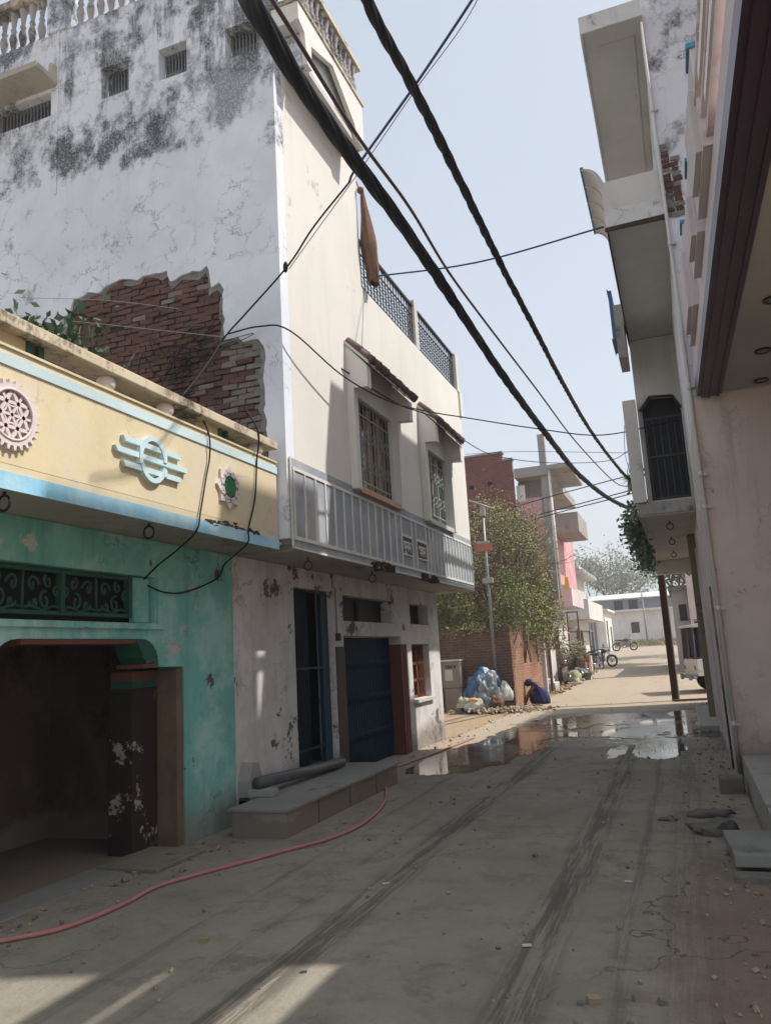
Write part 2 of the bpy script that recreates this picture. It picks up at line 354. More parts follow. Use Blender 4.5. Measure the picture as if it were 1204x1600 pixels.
# carved grille in three panels
g=MB()
for y0,y1 in ((3.2,4.22),(4.22,5.0),(5.0,5.82)):
    g.box(-4.62,-4.58,y0,y1,2.07,2.10).box(-4.62,-4.58,y0,y1,2.40,2.43).box(-4.63,-4.57,y1-.04,y1,2.07,2.43)
    ym=(y0+y1)/2-.02
    for sgn in (-1,1):
        for k,(cy,cz,r_,t0) in enumerate(((.10,2.30,.07,0),(.24,2.18,.075,1.5),(.12,2.16,.05,3),(.27,2.33,.055,2),(.36,2.25,.05,.5))):
            c_=ym+sgn*cy*(y1-y0)/.82
            pts=[(-4.6,c_+sgn*r_*(1-.12*j/2)*math.cos(t0+j*.55)*(1-j*.055),cz+r_*(1-j*.055)*math.sin(t0+j*.55)) for j in range(14)]
            g.tube(pts,.011,5)
        g.tube([(-4.6,ym+sgn*(.02+.06*j),2.12+.02*math.sin(j*1.6)) for j in range(7)],.013,5)
    g.tube([(-4.6,ym,2.1),(-4.6,ym,2.4)],.012,5)
g.build('carved_grille','green_dark',H1)
MB().box(-4.78,-4.74,3.1,6.1,2.0,2.5).build('grille_backing','darkness',H1)
MB().box(-4.6,-4.55,5.82,6.03,2.03,2.43).build('grille_post','green',H1)
# balcony slab + parapet
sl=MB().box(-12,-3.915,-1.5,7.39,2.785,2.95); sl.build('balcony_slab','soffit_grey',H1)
MB().box(-4.01,-3.91,-1.5,7.37,2.95,3.72).box(-4.01,-3.912,-1.5,7.37,2.786,2.95).build('parapet','yellow',H1)
MB().box(-3.91,-3.902,-1.5,7.375,2.78,2.895).build('lower_band','blue_paint',H1)
MB().box(-3.91,-3.898,-1.5,7.375,3.60,3.675).build('upper_band','medal_blue',H1)
MB().box(-4.03,-3.895,-1.5,7.37,3.722,3.74).build('parapet_cap','cream',H1)
MB().prism('y',-1.5,7.28,[(-4.08,3.845),(-3.84,3.845),(-3.84,3.93),(-4.08,3.95)]).build('coping_rail','coping',H1,.008)
for y0 in (3.93,6.31):
    pp=MB().box(-4.0,-3.93,y0-.02,y0+.03,3.74,3.845).box(-4.0,-3.93,y0+.08,y0+.13,3.74,3.845).build('rail_post','green_dark',H1)
    MB().box(-4.02,-3.96,y0+.03,y0+.08,3.74,3.845).build('post_infill','redbrown',pp)
    MB().box(-4.03,-3.95,y0-.28,y0-.02,3.74,3.845).build('post_block','cream',pp)
for y0 in (4.72,5.47,7.02): MB().ball((-3.955,y0,3.80),.075,18,12,0,(1,1,.95)).build('globe','globe',H1)
# terrace floor behind parapet with rubbish dark
MB().box(-12,-4.02,-1.5,7.39,2.951,3.0).build('terrace_floor','cement',H1)
# ornaments
def toothed(y,z,r,n,rt):
    pts=[]
    for k in range(n):
        for f,rr in ((-.28,r),(-.14,rt),(.14,rt),(.28,r)):
            a=2*PI*(k+f)/n; pts.append((y+rr*math.cos(a),z+rr*math.sin(a)))
    return pts
def circ(y,z,r,n=36): return [(y+r*math.cos(2*PI*k/n),z+r*math.sin(2*PI*k/n)) for k in range(n)][::-1]
m=MB(); m.prism('x',-3.909,-3.875,toothed(3.75,3.27,.205,26,.235),[circ(3.75,3.27,.165)])
m.torus((-3.876,3.75,3.27),.168,.010,'x',36)
def bar2(mb,y0,z0,y1,z1,w,x0=-3.908,x1=-3.882):
    d=Vector((y1-y0,z1-z0)).normalized(); n=Vector((-d.y,d.x))*w/2
    mb.prism('x',x0,x1,[(y0+n.x,z0+n.y),(y0-n.x,z0-n.y),(y1-n.x,z1-n.y),(y1+n.x,z1+n.y)])
for k in range(6):
    a0=PI/6+k*PI/3
    for st in (2,):
        a1=a0+st*PI/3; bar2(m,3.75+.165*math.cos(a0),3.27+.165*math.sin(a0),3.75+.165*math.cos(a1),3.27+.165*math.sin(a1),.022)
    bar2(m,3.75,3.27,3.75+.16*math.cos(a0+PI/6),3.27+.16*math.sin(a0+PI/6),.018)
    m.torus((-3.89,3.75+.1*math.cos(a0),3.27+.1*math.sin(a0)),.045,.008,'x',14)
m.build('sun_medallion','medal_pink',H1)
m=MB()
for y0,y1,z in ((4.83,5.58,3.385),(4.74,5.67,3.285),(4.83,5.58,3.185)):
    m.prism('x',-3.909,-3.875,[(y0+.03,z-.022),(y1,z-.022),(y1,z+.022),(y0,z+.022)])
for a0,a1 in ((15,165),(195,345)):
    pts=[(5.2+.175*math.cos(R(a0+(a1-a0)*k/16)),3.285+.195*math.sin(R(a0+(a1-a0)*k/16))) for k in range(17)]+[(5.2+.135*math.cos(R(a1+(a0-a1)*k/16)),3.285+.155*math.sin(R(a1+(a0-a1)*k/16))) for k in range(17)]
    m.prism('x',-3.909,-3.868,pts)
m.box(-3.909,-3.866,5.02,5.06,3.22,3.37).box(-3.909,-3.866,5.335,5.375,3.29,3.37).box(-3.909,-3.866,5.335,5.375,3.17,3.23)
m.build('bar_emblem','medal_blue',H1)
m=MB()
def starp(y,z,r,n,ri,a0=PI/2): return [(y+(r if k%2==0 else ri)*math.cos(a0+PI*k/n),z+(r if k%2==0 else ri)*math.sin(a0+PI*k/n)) for k in range(2*n)]
m.prism('x',-3.909,-3.885,starp(6.38,3.275,.215,8,.165),[circ(6.38,3.275,.118,24)])
for k in range(8):
    a=PI/8+k*PI/4; bar2(m,6.38+.165*math.cos(a),3.275+.165*math.sin(a),6.38+.165*math.cos(a+PI/2),3.275+.165*math.sin(a+PI/2),.02,-3.885,-3.876)
st=m.build('star_medallion','medal_pink',H1)
MB().prism('x',-3.908,-3.88,starp(6.38,3.275,.15,8,.075)).build('star_centre','star_green',st)
# spalled patch
s_=MB()
for k in range(46):
    y=rnd.uniform(6.0,6.95); z=2.90+rnd.gauss(0,.012)+ (.02 if 6.2<y<6.5 else 0); s_.obox((-3.905,y,z),.012,rnd.uniform(.01,.06),rnd.uniform(.004,.018),rnd.uniform(-.2,.2))
s_.box(-3.906,-3.8995,6.0,6.95,2.899,2.904).build('cracked_render','broken',H1)
for i,y in enumerate((3.81,5.29)):
    hk=MB().torus((-3.99,y,2.71),.05,.009,'y',20).tube([(-3.99,y,2.755),(-3.99,y,2.80)],.012).build('ceiling_ring','iron',H1)
# plants on terrace
def plant(x,y,z,kind,label):
    t=thing('potted_plant',label,'plant',(x,y,z))
    MB().lathe((x,y,z),[(.09,0),(.13,.2),(.14,.2),(.12,.21)],12).build('pot','pot',t)
    st=MB(); lf=MB()
    if kind=='palm':
        for k in range(26):
            a=rnd.uniform(0,6.28); L=rnd.uniform(.4,.68); lean=rnd.uniform(.4,1.)
            pts=[Vector((x,y,z+.2))+Vector((math.cos(a)*L*lean*t_,math.sin(a)*L*lean*t_, L*3.4*t_-L*1.9*lean*t_*t_)) for t_ in [j/10 for j in range(11)]]
            st.tube(pts,.004,4)
            for j in range(3,11):
                for sg in (-1,1):
                    p=pts[j]; d=(pts[min(j+1,10)]-pts[j-1]).normalized(); sd=d.cross(Vector((0,0,1))).normalized()*sg
                    q=p+sd*.15+d*.07-Vector((0,0,.06)); lf.add([p,p+(q-p)*.5+d*.016,q,p+(q-p)*.5-d*.016],[(0,1,2,3)])
    else:
        for k in range(26):
            a=rnd.uniform(0,6.28); hh=rnd.uniform(.7,1.6); pts=[Vector((x,y,z+.2))+Vector((math.cos(a)*.3*t_,math.sin(a)*.45*t_,hh*t_)) for t_ in (0,.5,1)]
            st.tube(pts,.006,4)
            lf.leaves([pts[1],pts[2],(pts[1]+pts[2])/2],.11,0,14,.13,.2,.55)
    st.build('stem','bark',t); lf.build('foliage','leaf_dark',t)
plant(-5.0,5.75,3.0,'palm','palm plant with drooping fronds in front of the exposed brickwork')
plant(-5.1,5.35,3.0,'bush','broad-leaved bushy plant on the terrace, left of the palm plant')
plant(-5.1,4.95,3.0,'bush','low leafy plant on the terrace at the left edge above the coping')
# ================================================================== LEFT: tall white house
M['white_side2']=simple('recess_paint',(.62,.66,.62))
M['grille_dark']=simple('grille_dark',(.07,.07,.065),.6)
H2=thing('white_house','tall white house with black mould stains, exposed brick patch and grey tiled balcony band','house',(-4.5,11,0))
MB().prism('x',-4.75,-4.5,rect(7.4,14.98,-.15,2.78),[rect(8.83,9.97,.28,2.53),rect(10.35,12.38,2.14,2.51),rect(10.33,12.75,0,1.93),rect(13.30,14.35,2.15,2.52),rect(13.28,14.28,.85,1.80)]).box(-8,-4.751,14.75,14.98,-.15,2.78).build('lower_wall','lower_white',H2)
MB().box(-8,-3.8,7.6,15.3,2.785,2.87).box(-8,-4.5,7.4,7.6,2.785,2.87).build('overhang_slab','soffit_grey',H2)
# side wall with brick patch
patch=[(-6.95,3.0),(-4.03,3.0),(-4.02,3.9),(-4.05,4.5),(-4.02,5.12),(-4.12,5.2),(-4.30,5.22),(-4.36,5.26),(-4.52,5.28),(-4.55,5.62),(-4.54,5.9),(-4.60,6.0),(-4.72,5.98),(-4.74,6.25),(-4.86,6.22),(-5.05,6.22),(-5.28,6.16),(-5.33,6.32),(-5.55,6.34),(-5.75,6.30),(-6.0,6.36),(-6.2,6.33),(-6.34,6.26),(-6.5,6.30),(-6.72,6.26),(-6.75,6.1),(-6.9,6.05)]
# roughen outline
pr=[]
for i in range(len(patch)):
    a=Vector(patch[i]);b=Vector(patch[(i+1)%len(patch)]); n=max(1,int((b-a).length/.07))
    for k in range(n):
        q=a+(b-a)*k/n; j=.018 if q.y>3.05 else 0
        pr.append((q.x+rnd.uniform(-j,j),q.y+rnd.uniform(-j,j)))
vents=[rect(-6.32,-5.88,8.97,9.42),rect(-5.42,-5.0,8.94,9.39),rect(-4.44,-4.0,8.90,9.33)]
sidew=MB().prism('y',7.4,7.6,[(-12,2.9),(-3.8,2.9),(-3.8,10.25),(-12,10.25)],[pr]+vents+[rect(-9.2,-7.15,9.0,9.36)],0,0).build('side_wall','white_side',H2)
cxy=Vector((-5.4,4.9)); ins=[]
for q in pr:
    v=Vector(q); d=(cxy-v).normalized(); w_=.03+.09*(noise.noise(Vector((v.x*4,v.y*4,3)))+.5); ins.append((v.x+d.x*max(.01,w_),v.y+d.y*max(.01,w_)))
out_=[(p[0]+(p[0]-cxy.x)*.05,p[1]+(p[1]-cxy.y)*.05) for p in pr]
MB().prism('y',7.432,7.50,out_,[ins]).build('torn_render_layer','torn',H2)
bb=MB(); row=0; z=2.95
while z<6.4:
    x=-7.0+(row%2)*.10
    while x<-4.0:
        pale= (x>-4.62) and rnd.random()<.75 or rnd.random()<.025
        if rnd.random()>.02:
            d=rnd.uniform(-.02,.012)
            bb.box(x+.006,min(x+.203,-3.98),7.445+d,7.56,z+.005,z+.063,1 if pale else 0,.009)
        x+=.208
    z+=.069; row+=1
bb.build('exposed_brickwork',['brick_face','brick_pale'],H2,.004)
MB().box(-7.1,-3.95,7.465,7.59,2.9,6.45).build('old_mortar','mortar',H2)
for vi,(x0,x1,z0,z1) in enumerate(((-6.32,-5.88,8.97,9.42),(-5.42,-5.0,8.94,9.39),(-4.44,-4.0,8.90,9.33))):
    f=MB().box(x0-.02,x1+.02,7.62,7.66,z0-.02,z1+.02).build('vent','darkness',H2)
    g=MB(); n=9
    for k in range(n): g.box(x0+(x1-x0)*(k+.35)/n,x0+(x1-x0)*(k+.75)/n,7.53,7.55,z0,z1)
    g.build('vent_bars','bike_grey',f)
f=MB().box(-9.3,-7.13,7.62,7.66,8.9,9.4).build('high_window','darkness',H2)
g=MB().box(-8.13,-8.08,7.49,7.55,9.0,9.36)
for k in range(34): g.box(-9.18+k*.06,-9.155+k*.06,7.51,7.53,9.0,9.36)
g.build('window_bars','bike_grey',f)
MB().prism('y',7.0,7.398,[(-9.4,9.42),(-7.03,9.42),(-7.03,9.5),(-9.4,9.52)]).build('sunshade','yellowish',H2,.01)
MB().box(-7.12,-7.05,7.3,7.398,9.5,9.72).build('rusty_stub','yellowish',H2,.02)
MB().box(-7.06,-7.02,7.385,7.398,7.8,10.25).build('wall_joint','white_side',H2)
# front facade
WH=[rect(9.37,10.90,3.82,5.12),rect(12.45,13.82,3.84,5.12)]
MB().prism('x',-4.0,-3.8,[(7.602,2.87),(15.3,2.87),(15.3,6.9),(9.95,6.9),(9.95,9.3),(7.602,9.3)],WH).box(-8,-4.0,15.1,15.3,2.87,6.9).box(-8,-4.0,9.75,9.95,6.3,9.3).build('front_wall','white_front',H2)
MB().box(-8,-4.01,7.61,9.74,9.0,9.2).build('roof_slab','cement',H2); MB().box(-8,-4.01,9.96,15.09,6.25,6.4).build('roof_slab','cement',H2)
MB().box(-3.8,-3.76,15.2,15.34,6.38,6.9).build('string_course','white_front',H2,.006)
# cornice with gable opening near top
MB().box(-3.8,-3.5,7.78,9.36,8.66,8.74).build('cornice_slab','offwhite',H2)
MB().prism('x',-3.50,-3.44,[(7.4,9.12),(7.56,9.05),(7.6,8.66),(7.74,8.66),(7.74,9.0),(8.4,9.24),(9.08,8.86),(9.2,8.66),(9.42,8.66),(9.42,9.36),(7.4,9.36)]).build('gable_fascia','white_front',H2)
MB().box(-3.8,-3.5,7.6,7.74,8.66,9.3).build('cornice_bracket','white_side',H2); MB().box(-3.8,-3.5,9.36,9.42,8.66,9.3).build('cornice_bracket','white_side',H2)
MB().box(-3.98,-3.42,7.38,9.46,9.36,9.42).build('cornice_cap','coping',H2,.01)
MB().box(-3.8,-3.5,7.4,7.58,9.1,9.355).build('cornice_end','white_front',H2); MB().box(-3.60,-3.56,7.76,9.35,8.75,9.35).build('recess_fill_panel','white_side2',H2)  # added panel near the opening keeps the gable recess pale instead of dark
prof=[(.055,0),(.055,.05),(.03,.08),(.045,.16),(.06,.24),(.045,.32),(.028,.36),(.045,.40),(.028,.44),(.04,.55),(.05,.62),(.055,.66),(.055,.70)]
bal=None
def baluster(x,y,z,sz=1):
    global bal
    if bal is None: bal=MB().lathe(tuple(H2.location),prof,9).build('baluster','medal_pink2',H2); o=bal
    else: o=bal.copy(); COL.objects.link(o); o.parent=H2
    o.location=Vector((x,y,z))-H2.location; o.scale=(1,1,sz)
M['medal_pink2']=plaster('baluster_paint',(.36,.33,.33),mould=[((.05,.05,.05),.8,0,.1,6)],seed=40)
x=-9.8
while x<-3.9:
    if not -7.3<x<-6.82: baluster(x,7.48,10.25)
    x+=.17
y=7.5
while y<9.45: baluster(-3.52,y,9.42,.76); y+=.15
MB().box(-12,-3.45,7.38,7.58,10.95,11.08).build('balustrade_rail','coping',H2,.01); MB().box(-3.60,-3.44,7.38,9.46,9.95,10.03).build('balustrade_rail','coping',H2,.01)
MB().box(-7.22,-6.9,7.36,7.6,10.25,11.3).build('balustrade_pier','white_side',H2,.01)
# terrace railing (ornate iron)
MB().box(-3.93,-3.80,12.5,12.68,6.9,7.80).build('railing_post','offwhite',H2,.01)
MB().box(-3.93,-3.78,15.12,15.3,6.9,7.72).build('railing_post','offwhite',H2,.01)
def ironrail(y0,y1):
    g=MB(); g.box(-3.88,-3.83,y0,y1,7.68,7.72).box(-3.865,-3.845,y0,y1,6.97,6.99).box(-3.865,-3.845,y0,y1,7.5,7.515)
    n=int((y1-y0)/.13)
    for k in range(n+1):
        y=y0+(y1-y0)*k/n; g.box(-3.863,-3.849,y-.007,y+.007,6.9,7.7)
        if k<n:
            ym=y+(y1-y0)/n/2
            for sg,zc in ((1,7.12),(-1,7.26),(1,7.40)):
                g.torus((-3.856,ym,zc),.052,.0065,'x',10,ts=4)
            g.torus((-3.856,ym,7.6),.05,.006,'x',8,ts=4,a0=0,a1=PI)
            g.torus((-3.856,ym,7.04),.05,.006,'x',8,ts=4,a0=PI,a1=2*PI)
    return g.build('iron_railing','iron',H2)
ironrail(9.97,12.5); ironrail(12.68,15.12)
# windows with fins and tiled awnings
for wi,(y0,y1,z0,z1) in enumerate(((9.37,10.90,3.82,5.12),(12.45,13.82,3.84,5.12))):
    fr=MB(); e=.04
    fr.box(-3.93,-3.86,y0,y0+e,z0,z1).box(-3.93,-3.86,y1-e,y1,z0,z1).box(-3.93,-3.86,y0+e,y1-e,z1-e,z1).box(-3.93,-3.86,y0+e,y1-e,z0,z0+e)
    wn=fr.build('window','grille_dark',H2)
    for k in (1,2,3): yy=y0+(y1-y0)*k/4; MB().box(-3.925,-3.87,yy-.016,yy+.016,z0+e,z1-e).build('mullion','peach' if wi==0 else 'offwhite',wn)
    MB().box(-3.99,-3.97,y0,y1,z0,z1).build('pane','glass_dark',wn)
    g=MB(); n=12
    for k in range(1,n):
        y=y0+(y1-y0)*k/n; g.box(-3.855,-3.843,y-.006,y+.006,z0+.02,z1-.02)
    for k in range(0,n,2):
        y=y0+(y1-y0)*(k+1)/n
        for zc in (z0+.36,z0+.46,z0+.78,z0+.88): g.tube([(-3.85,y-.075,zc),(-3.85,y,zc+.055),(-3.85,y+.075,zc),(-3.85,y,zc-.055)],.008,4,closed=True)
    for zc in (z0+.14,z1-.2): g.box(-3.857,-3.845,y0,y1,zc,zc+.016)
    g.build('window_grille','grille_green',wn)
    MB().box(-3.99,-3.72,y0-.02,y1+.02,z0-.075,z0-.002).build('sill','peach' if wi==0 else 'offwhite',wn)
    for s0,s1 in ((y0-.17,y0-.03),(y1+.03,y1+.16)):
        MB().box(-3.8,-3.70,s0,s1,z0-.06,z1).build('fin','white_front',H2,.004)
        MB().prism('y',s0,s1,[(-3.8,z1),(-3.5,z1-.02),(-3.5,5.40),(-3.8,5.74)]).build('awning_bracket','white_front',H2,.004)
    ya,yb=y0-.19,y1+.18
    aw=MB().prism('y',ya,yb,[(-3.8,5.745),(-3.47,5.405),(-3.47,5.45),(-3.8,5.80)]).build('awning','offwhite',H2)
    t=MB(); y=ya+.08
    while y<yb:
        for k,(xa,za,xb,zb) in enumerate(((-3.66,5.66,-3.44,5.435),(-3.78,5.80,-3.60,5.61))):
            q_=rnd.uniform(-.02,.02); t.tube([(xa,y,za+.02),(xb-q_,y+rnd.uniform(-.015,.015),zb+.02)],[.045,.06],8)
        y+=.105
    t.build('roof_tiles','tile_red',aw)
# terrazzo balcony band
MB().box(-3.8,-3.788,7.46,15.26,2.80,3.80).build('tiled_band','terrazzo',H2)
sp=MB(); sp.box(-3.788,-3.775,7.50,15.22,2.895,2.935).box(-3.788,-3.775,7.50,15.22,3.665,3.70).box(-3.788,-3.778,7.44,15.26,2.795,2.815).box(-3.788,-3.776,7.44,7.475,2.8,3.8)
ys=[7.52+.272*k for k in range(13)]+[11.02,11.50,11.72,12.24,12.42]+[12.42+.2*k for k in range(1,15)]
for y in ys: sp.box(-3.788,-3.772,y-.013,y+.013,2.935,3.665)
for y0,y1 in ((11.02,11.50),(11.72,12.24)): sp.box(-3.788,-3.77,y0+.013,y1-.013,3.37,3.41).box(-3.788,-3.77,y0+.013,y1-.013,3.09,3.11)
sp.build('white_strips','strip_white',H2)
def text(s,y,z,size,name,mat,parent,x=-3.77,rot=(PI/2,0,PI/2),ex=.004,loc=None,sx=1):
    cu=bpy.data.curves.new('t','FONT'); cu.body=s; cu.size=size; cu.extrude=ex; cu.align_x='CENTER'; cu.offset=.004 if size>.1 else 0
    tmp=bpy.data.objects.new('t',cu); COL.objects.link(tmp); bpy.context.view_layer.update()
    me=bpy.data.meshes.new_from_object(tmp.evaluated_get(bpy.context.evaluated_depsgraph_get()))
    bpy.data.objects.remove(tmp); o=bpy.data.objects.new(name,me); COL.objects.link(o); me.materials.clear(); me.materials.append(M[mat]); o.parent=parent
    off=Vector((0,0,0)); p=parent
    while p is not None: off+=p.location; p=p.parent
    o.location=Vector(loc or (x,y,z))-off; o.rotation_euler=rot; o.scale=(sx,1,1); return o
for (y0,y1,s) in ((11.02,11.50,'पूनम'),(11.72,12.24,'भवन')):
    pl=MB().box(-3.788,-3.781,y0+.014,y1-.014,3.11,3.37).build('name_plate','text_dark',H2)
    text(s,(y0+y1)/2,3.155,.235,'lettering','strip_white',pl,x=-3.778,sx=.85)
# broken concrete lumps at slab edge
for ya,yb in ((9.75,10.6),(11.85,12.75)):
    s_=MB()
    for k in range(60):
        y=rnd.uniform(ya,yb); s_.obox((rnd.uniform(-3.83,-3.765),y,2.82+rnd.uniform(-.055,.07)*(1-abs((y-(ya+yb)/2)/(yb-ya))) ),.05,rnd.uniform(.03,.11),rnd.uniform(.02,.05),rnd.uniform(-.5,.5))
    s_.build('broken_edge','broken',H2)
for y in (8.19,10.21): MB().torus((-3.97,y,2.69),.05,.009,'y',20).tube([(-3.97,y,2.735),(-3.97,y,2.79)],.012).build('ceiling_ring','rust',H2)
# ground floor gates
def corrug(x,y0,y1,z0,z1,n,dep=.03):
    pts=[]
    for k in range(n*2+1):
        pts.append((x+(dep if k%2 else 0),y0+(y1-y0)*k/(n*2)))
    vs=[(a,b,z0) for a,b in pts]+[(a,b,z1) for a,b in pts]; m_=len(pts)
    return vs,[(k,k+1,k+1+m_,k+m_) for k in range(m_-1)]
g=MB(); g.add(*corrug(-4.63,8.84,9.32,.28,2.52,8,.045)); gt=g.build('folding_gate','blue_gate',H2)
g=MB()
for k in range(9): g.box(-4.585,-4.57,8.85+k*.057,8.865+k*.057,.28,2.52)
g.box(-4.59,-4.565,8.84,9.95,1.5,1.53).box(-4.59,-4.565,8.84,9.95,.5,.53); g.build('gate_bars','blue_gate',gt)
MB().box(-4.62,-4.56,9.74,9.95,.28,2.5).build('door_leaf','blue_gate2',H2,.004)
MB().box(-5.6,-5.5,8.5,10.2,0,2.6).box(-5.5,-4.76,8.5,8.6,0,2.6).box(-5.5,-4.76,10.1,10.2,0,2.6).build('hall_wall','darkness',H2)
MB().box(-5.5,-4.76,8.6,10.1,.1,.27).build('hall_floor','cement',H2)
g=MB(); g.add(*corrug(-4.76,10.34,12.74,0,1.92,36,.03)); gt=g.build('folding_gate','blue_gate',H2)
g=MB()
for k in range(37): g.box(-4.735,-4.71,10.345+k*.0655,10.361+k*.0655,.02,1.92)
for zz in (.45,1.0,1.5):
    for k in range(36):
        y=10.353+k*.0655; g.tube([(-4.705,y,zz-.06),(-4.705,y+.0655,zz+.06)],.006,4); g.tube([(-4.705,y,zz+.06),(-4.705,y+.0655,zz-.06)],.006,4)
g.build('gate_lattice','blue_gate2',gt)
MB().box(-4.752,-4.503,12.735,12.748,0,1.80).build('door_reveal','redbrown',H2)
MB().box(-4.5,-4.488,12.76,12.98,.02,1.80).build('door_surround','redbrown',H2)
MB().box(-4.5,-4.485,10.03,10.32,.02,1.78).build('tile_pilaster','dark_tile',H2)
f=MB().box(-4.74,-4.70,10.35,12.38,2.14,2.51).build('transom_window','hair',H2)
MB().box(-4.70,-4.66,10.35,12.38,2.14,2.17).box(-4.70,-4.66,10.35,12.38,2.48,2.51).box(-4.70,-4.66,11.3,11.36,2.17,2.48).build('frame','rust',f)
f=MB().box(-4.74,-4.70,13.30,14.35,2.15,2.52).build('transom_window','hair',H2)
g=MB()
for k in range(8): g.box(-4.70,-4.68,13.3,14.35,2.16+k*.045,2.175+k*.045)
g.build('slats','rust',f)
f=MB().box(-4.69,-4.62,13.28,13.34,.85,1.80).box(-4.69,-4.62,13.85,13.91,.85,1.80).box(-4.69,-4.62,14.22,14.28,.85,1.80)
for zz in (.85,1.14,1.44,1.75): f.box(-4.69,-4.62,13.34,14.22,zz,zz+.05)
f=f.build('window','wood_red',H2)
MB().box(-4.72,-4.70,13.28,14.28,.85,1.8).build('pane','blue_gate2',f)
g=MB()
for k in range(4): g.tube([(-4.60,13.93+k*.075,.87+j*.03+.0) if j%2 else (-4.60,13.945+k*.075,.87+j*.03) for j in range(31)],.01,4)
g.build('window_grille','wood_red',f)
MB().box(-4.52,-4.44,13.22,14.34,.79,.845).build('sill','offwhite',f)
# conduit, meter
MB().tube([(-4.485,9.99,2.7),(-4.485,9.99,2.6),(-4.485,10.08,2.58),(-4.485,10.08,1.95)],.012,6).build('conduit','cement',H2)
MB().box(-4.5,-4.45,10.05,10.13,1.86,1.96).build('switch_box','rust',H2)
# platform + pipe
PL=thing('stone_platform','low raised platform with a pale stone top below the blue gates','platform',(-4.1,8.4,0))
MB().box(-4.26,-3.62,6.82,9.95,.235,.262).box(-4.49,-4.26,7.42,9.95,.235,.262).build('top_slab','stone_slab',PL,.004)
MB().box(-4.22,-3.65,6.85,9.9,-.05,.234).box(-4.49,-4.22,7.42,9.9,-.05,.234).build('base','platform_side',PL)
for y in (7.55,8.35,9.15): MB().box(-3.651,-3.646,y,y+.008,0,.234).build('joint','broken',PL)
o=tag(MB().tube([(-4.28,7.45,.40),(-4.26,8.4,.36),(-4.22,9.45,.335)],.062,14).build('rolled_pipe','pvc_black'),'black plastic pipe roll lying along the stone platform','pipe')
o=tag(MB().obox((-4.25,7.5,.30),.28,.16,.075,.1).build('stone_block','cement',None,.008),'small grey stone block propping the near end of the black pipe','block')
o=tag(MB().prism('x',-4.5,-4.36,[(7.42,0),(7.42,.42),(7.50,.60),(7.62,.58),(7.75,.30),(7.9,.24),(7.9,0)]).build('cement_buttress','cement',None,.03),'rough grey cement mound at the foot of the white wall','cement mound')
# ================================================================== GROUND
def gz(y): return 0 if y<26 else .028*(min(y,90)-26)
def rbend(y): return 0 if y<34 else -.0016*(y-34)**2   # street bends to the left
def sheet(name,xa,xb,ys,dz,mat,nx=1,wob=0):
    vs=[];fs=[]
    for y in ys:
        for i in range(nx+1):
            a,b=xa(y),xb(y); x=a+(b-a)*i/nx; vs.append((x,y,gz(y)+dz+(wob*noise.noise(Vector((x*.5,y*.5,0))) if wob else 0)))
    for j in range(len(ys)-1):
        for i in range(nx): k=j*(nx+1)+i; fs.append((k,k+1,k+nx+2,k+nx+1))
    return MB().add(vs,fs).build(name,mat)
t=NT('ground_dust'); n1=t.noise(.8,8,.7); n2=t.noise(12,6,.75)
c=t.mix(n1,(.27,.19,.12),(.40,.31,.21)); c=t.mix(t.ss(n2,.5,.72),c,(.17,.12,.08))
M['dust']=t.out(c,.97,n2,.6,.03,0,.1)
t=NT('road_concrete'); x,y,z=t.xyz()
n1=t.noise(.55,7,.68); n2=t.noise(30,5,.75); n3=t.noise(3,7,.7)
c=t.mix(t.ss(n1,.3,.7),(.24,.212,.172),(.32,.285,.235)); c=t.mix(t.math('MULTIPLY',t.ss(n3,.47,.66),.6),c,(.19,.165,.13)); c=t.mix(t.math('MULTIPLY',t.ss(t.noise(1.4,9,.8,loc=(8,8,8)),.56,.62),.5),c,(.145,.122,.098)); c=t.mix(t.math('MULTIPLY',t.ss(t.noise(60,3,.8),.62,.68),.6),c,(.36,.33,.29)); c=t.mix(t.math('MULTIPLY',t.ss(n2,.55,.75),.35),c,(.11,.10,.09))
wx=t.math('ADD',x,t.math('MULTIPLY',t.math('SUBTRACT',t.noise(.35,3,.5,loc=(3,1,0)),.5),.35))
def track(cx,wd,amt):
    d=t.math('ABSOLUTE',t.math('SUBTRACT',wx,cx)); m=t.math('SUBTRACT',1.,t.ss(d,wd*.25,wd))
    br=t.noise(1.,8,.8,(14,.6,1),(cx*3,0,0)); return t.math('MULTIPLY',t.math('MULTIPLY',m,t.ss(br,.43,.56)),amt)
for cx,wd,am in ((-2.2,.2,.75),(-.95,.2,.7),(-.5,.07,.45),(-3.05,.06,.4),(-2.6,.05,.3),(-.15,.25,.4)):
    c=t.mix(track(cx,wd,am),c,(.075,.066,.054))
# pinkish dirt to the right near camera, tan far: dust plus painted sunlit ground
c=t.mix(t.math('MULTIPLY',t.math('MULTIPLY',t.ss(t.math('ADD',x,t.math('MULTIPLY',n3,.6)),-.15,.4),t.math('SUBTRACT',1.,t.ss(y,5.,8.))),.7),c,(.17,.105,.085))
c=t.mix(t.math('MULTIPLY',t.ss(t.math('ADD',t.math('ADD',y,t.math('MULTIPLY',n1,5.)),t.math('MULTIPLY',t.math('ADD',x,1.),-2.3)),20.,23.5),.9),c,t.mix(n3,(.33,.27,.20),(.42,.35,.27)))
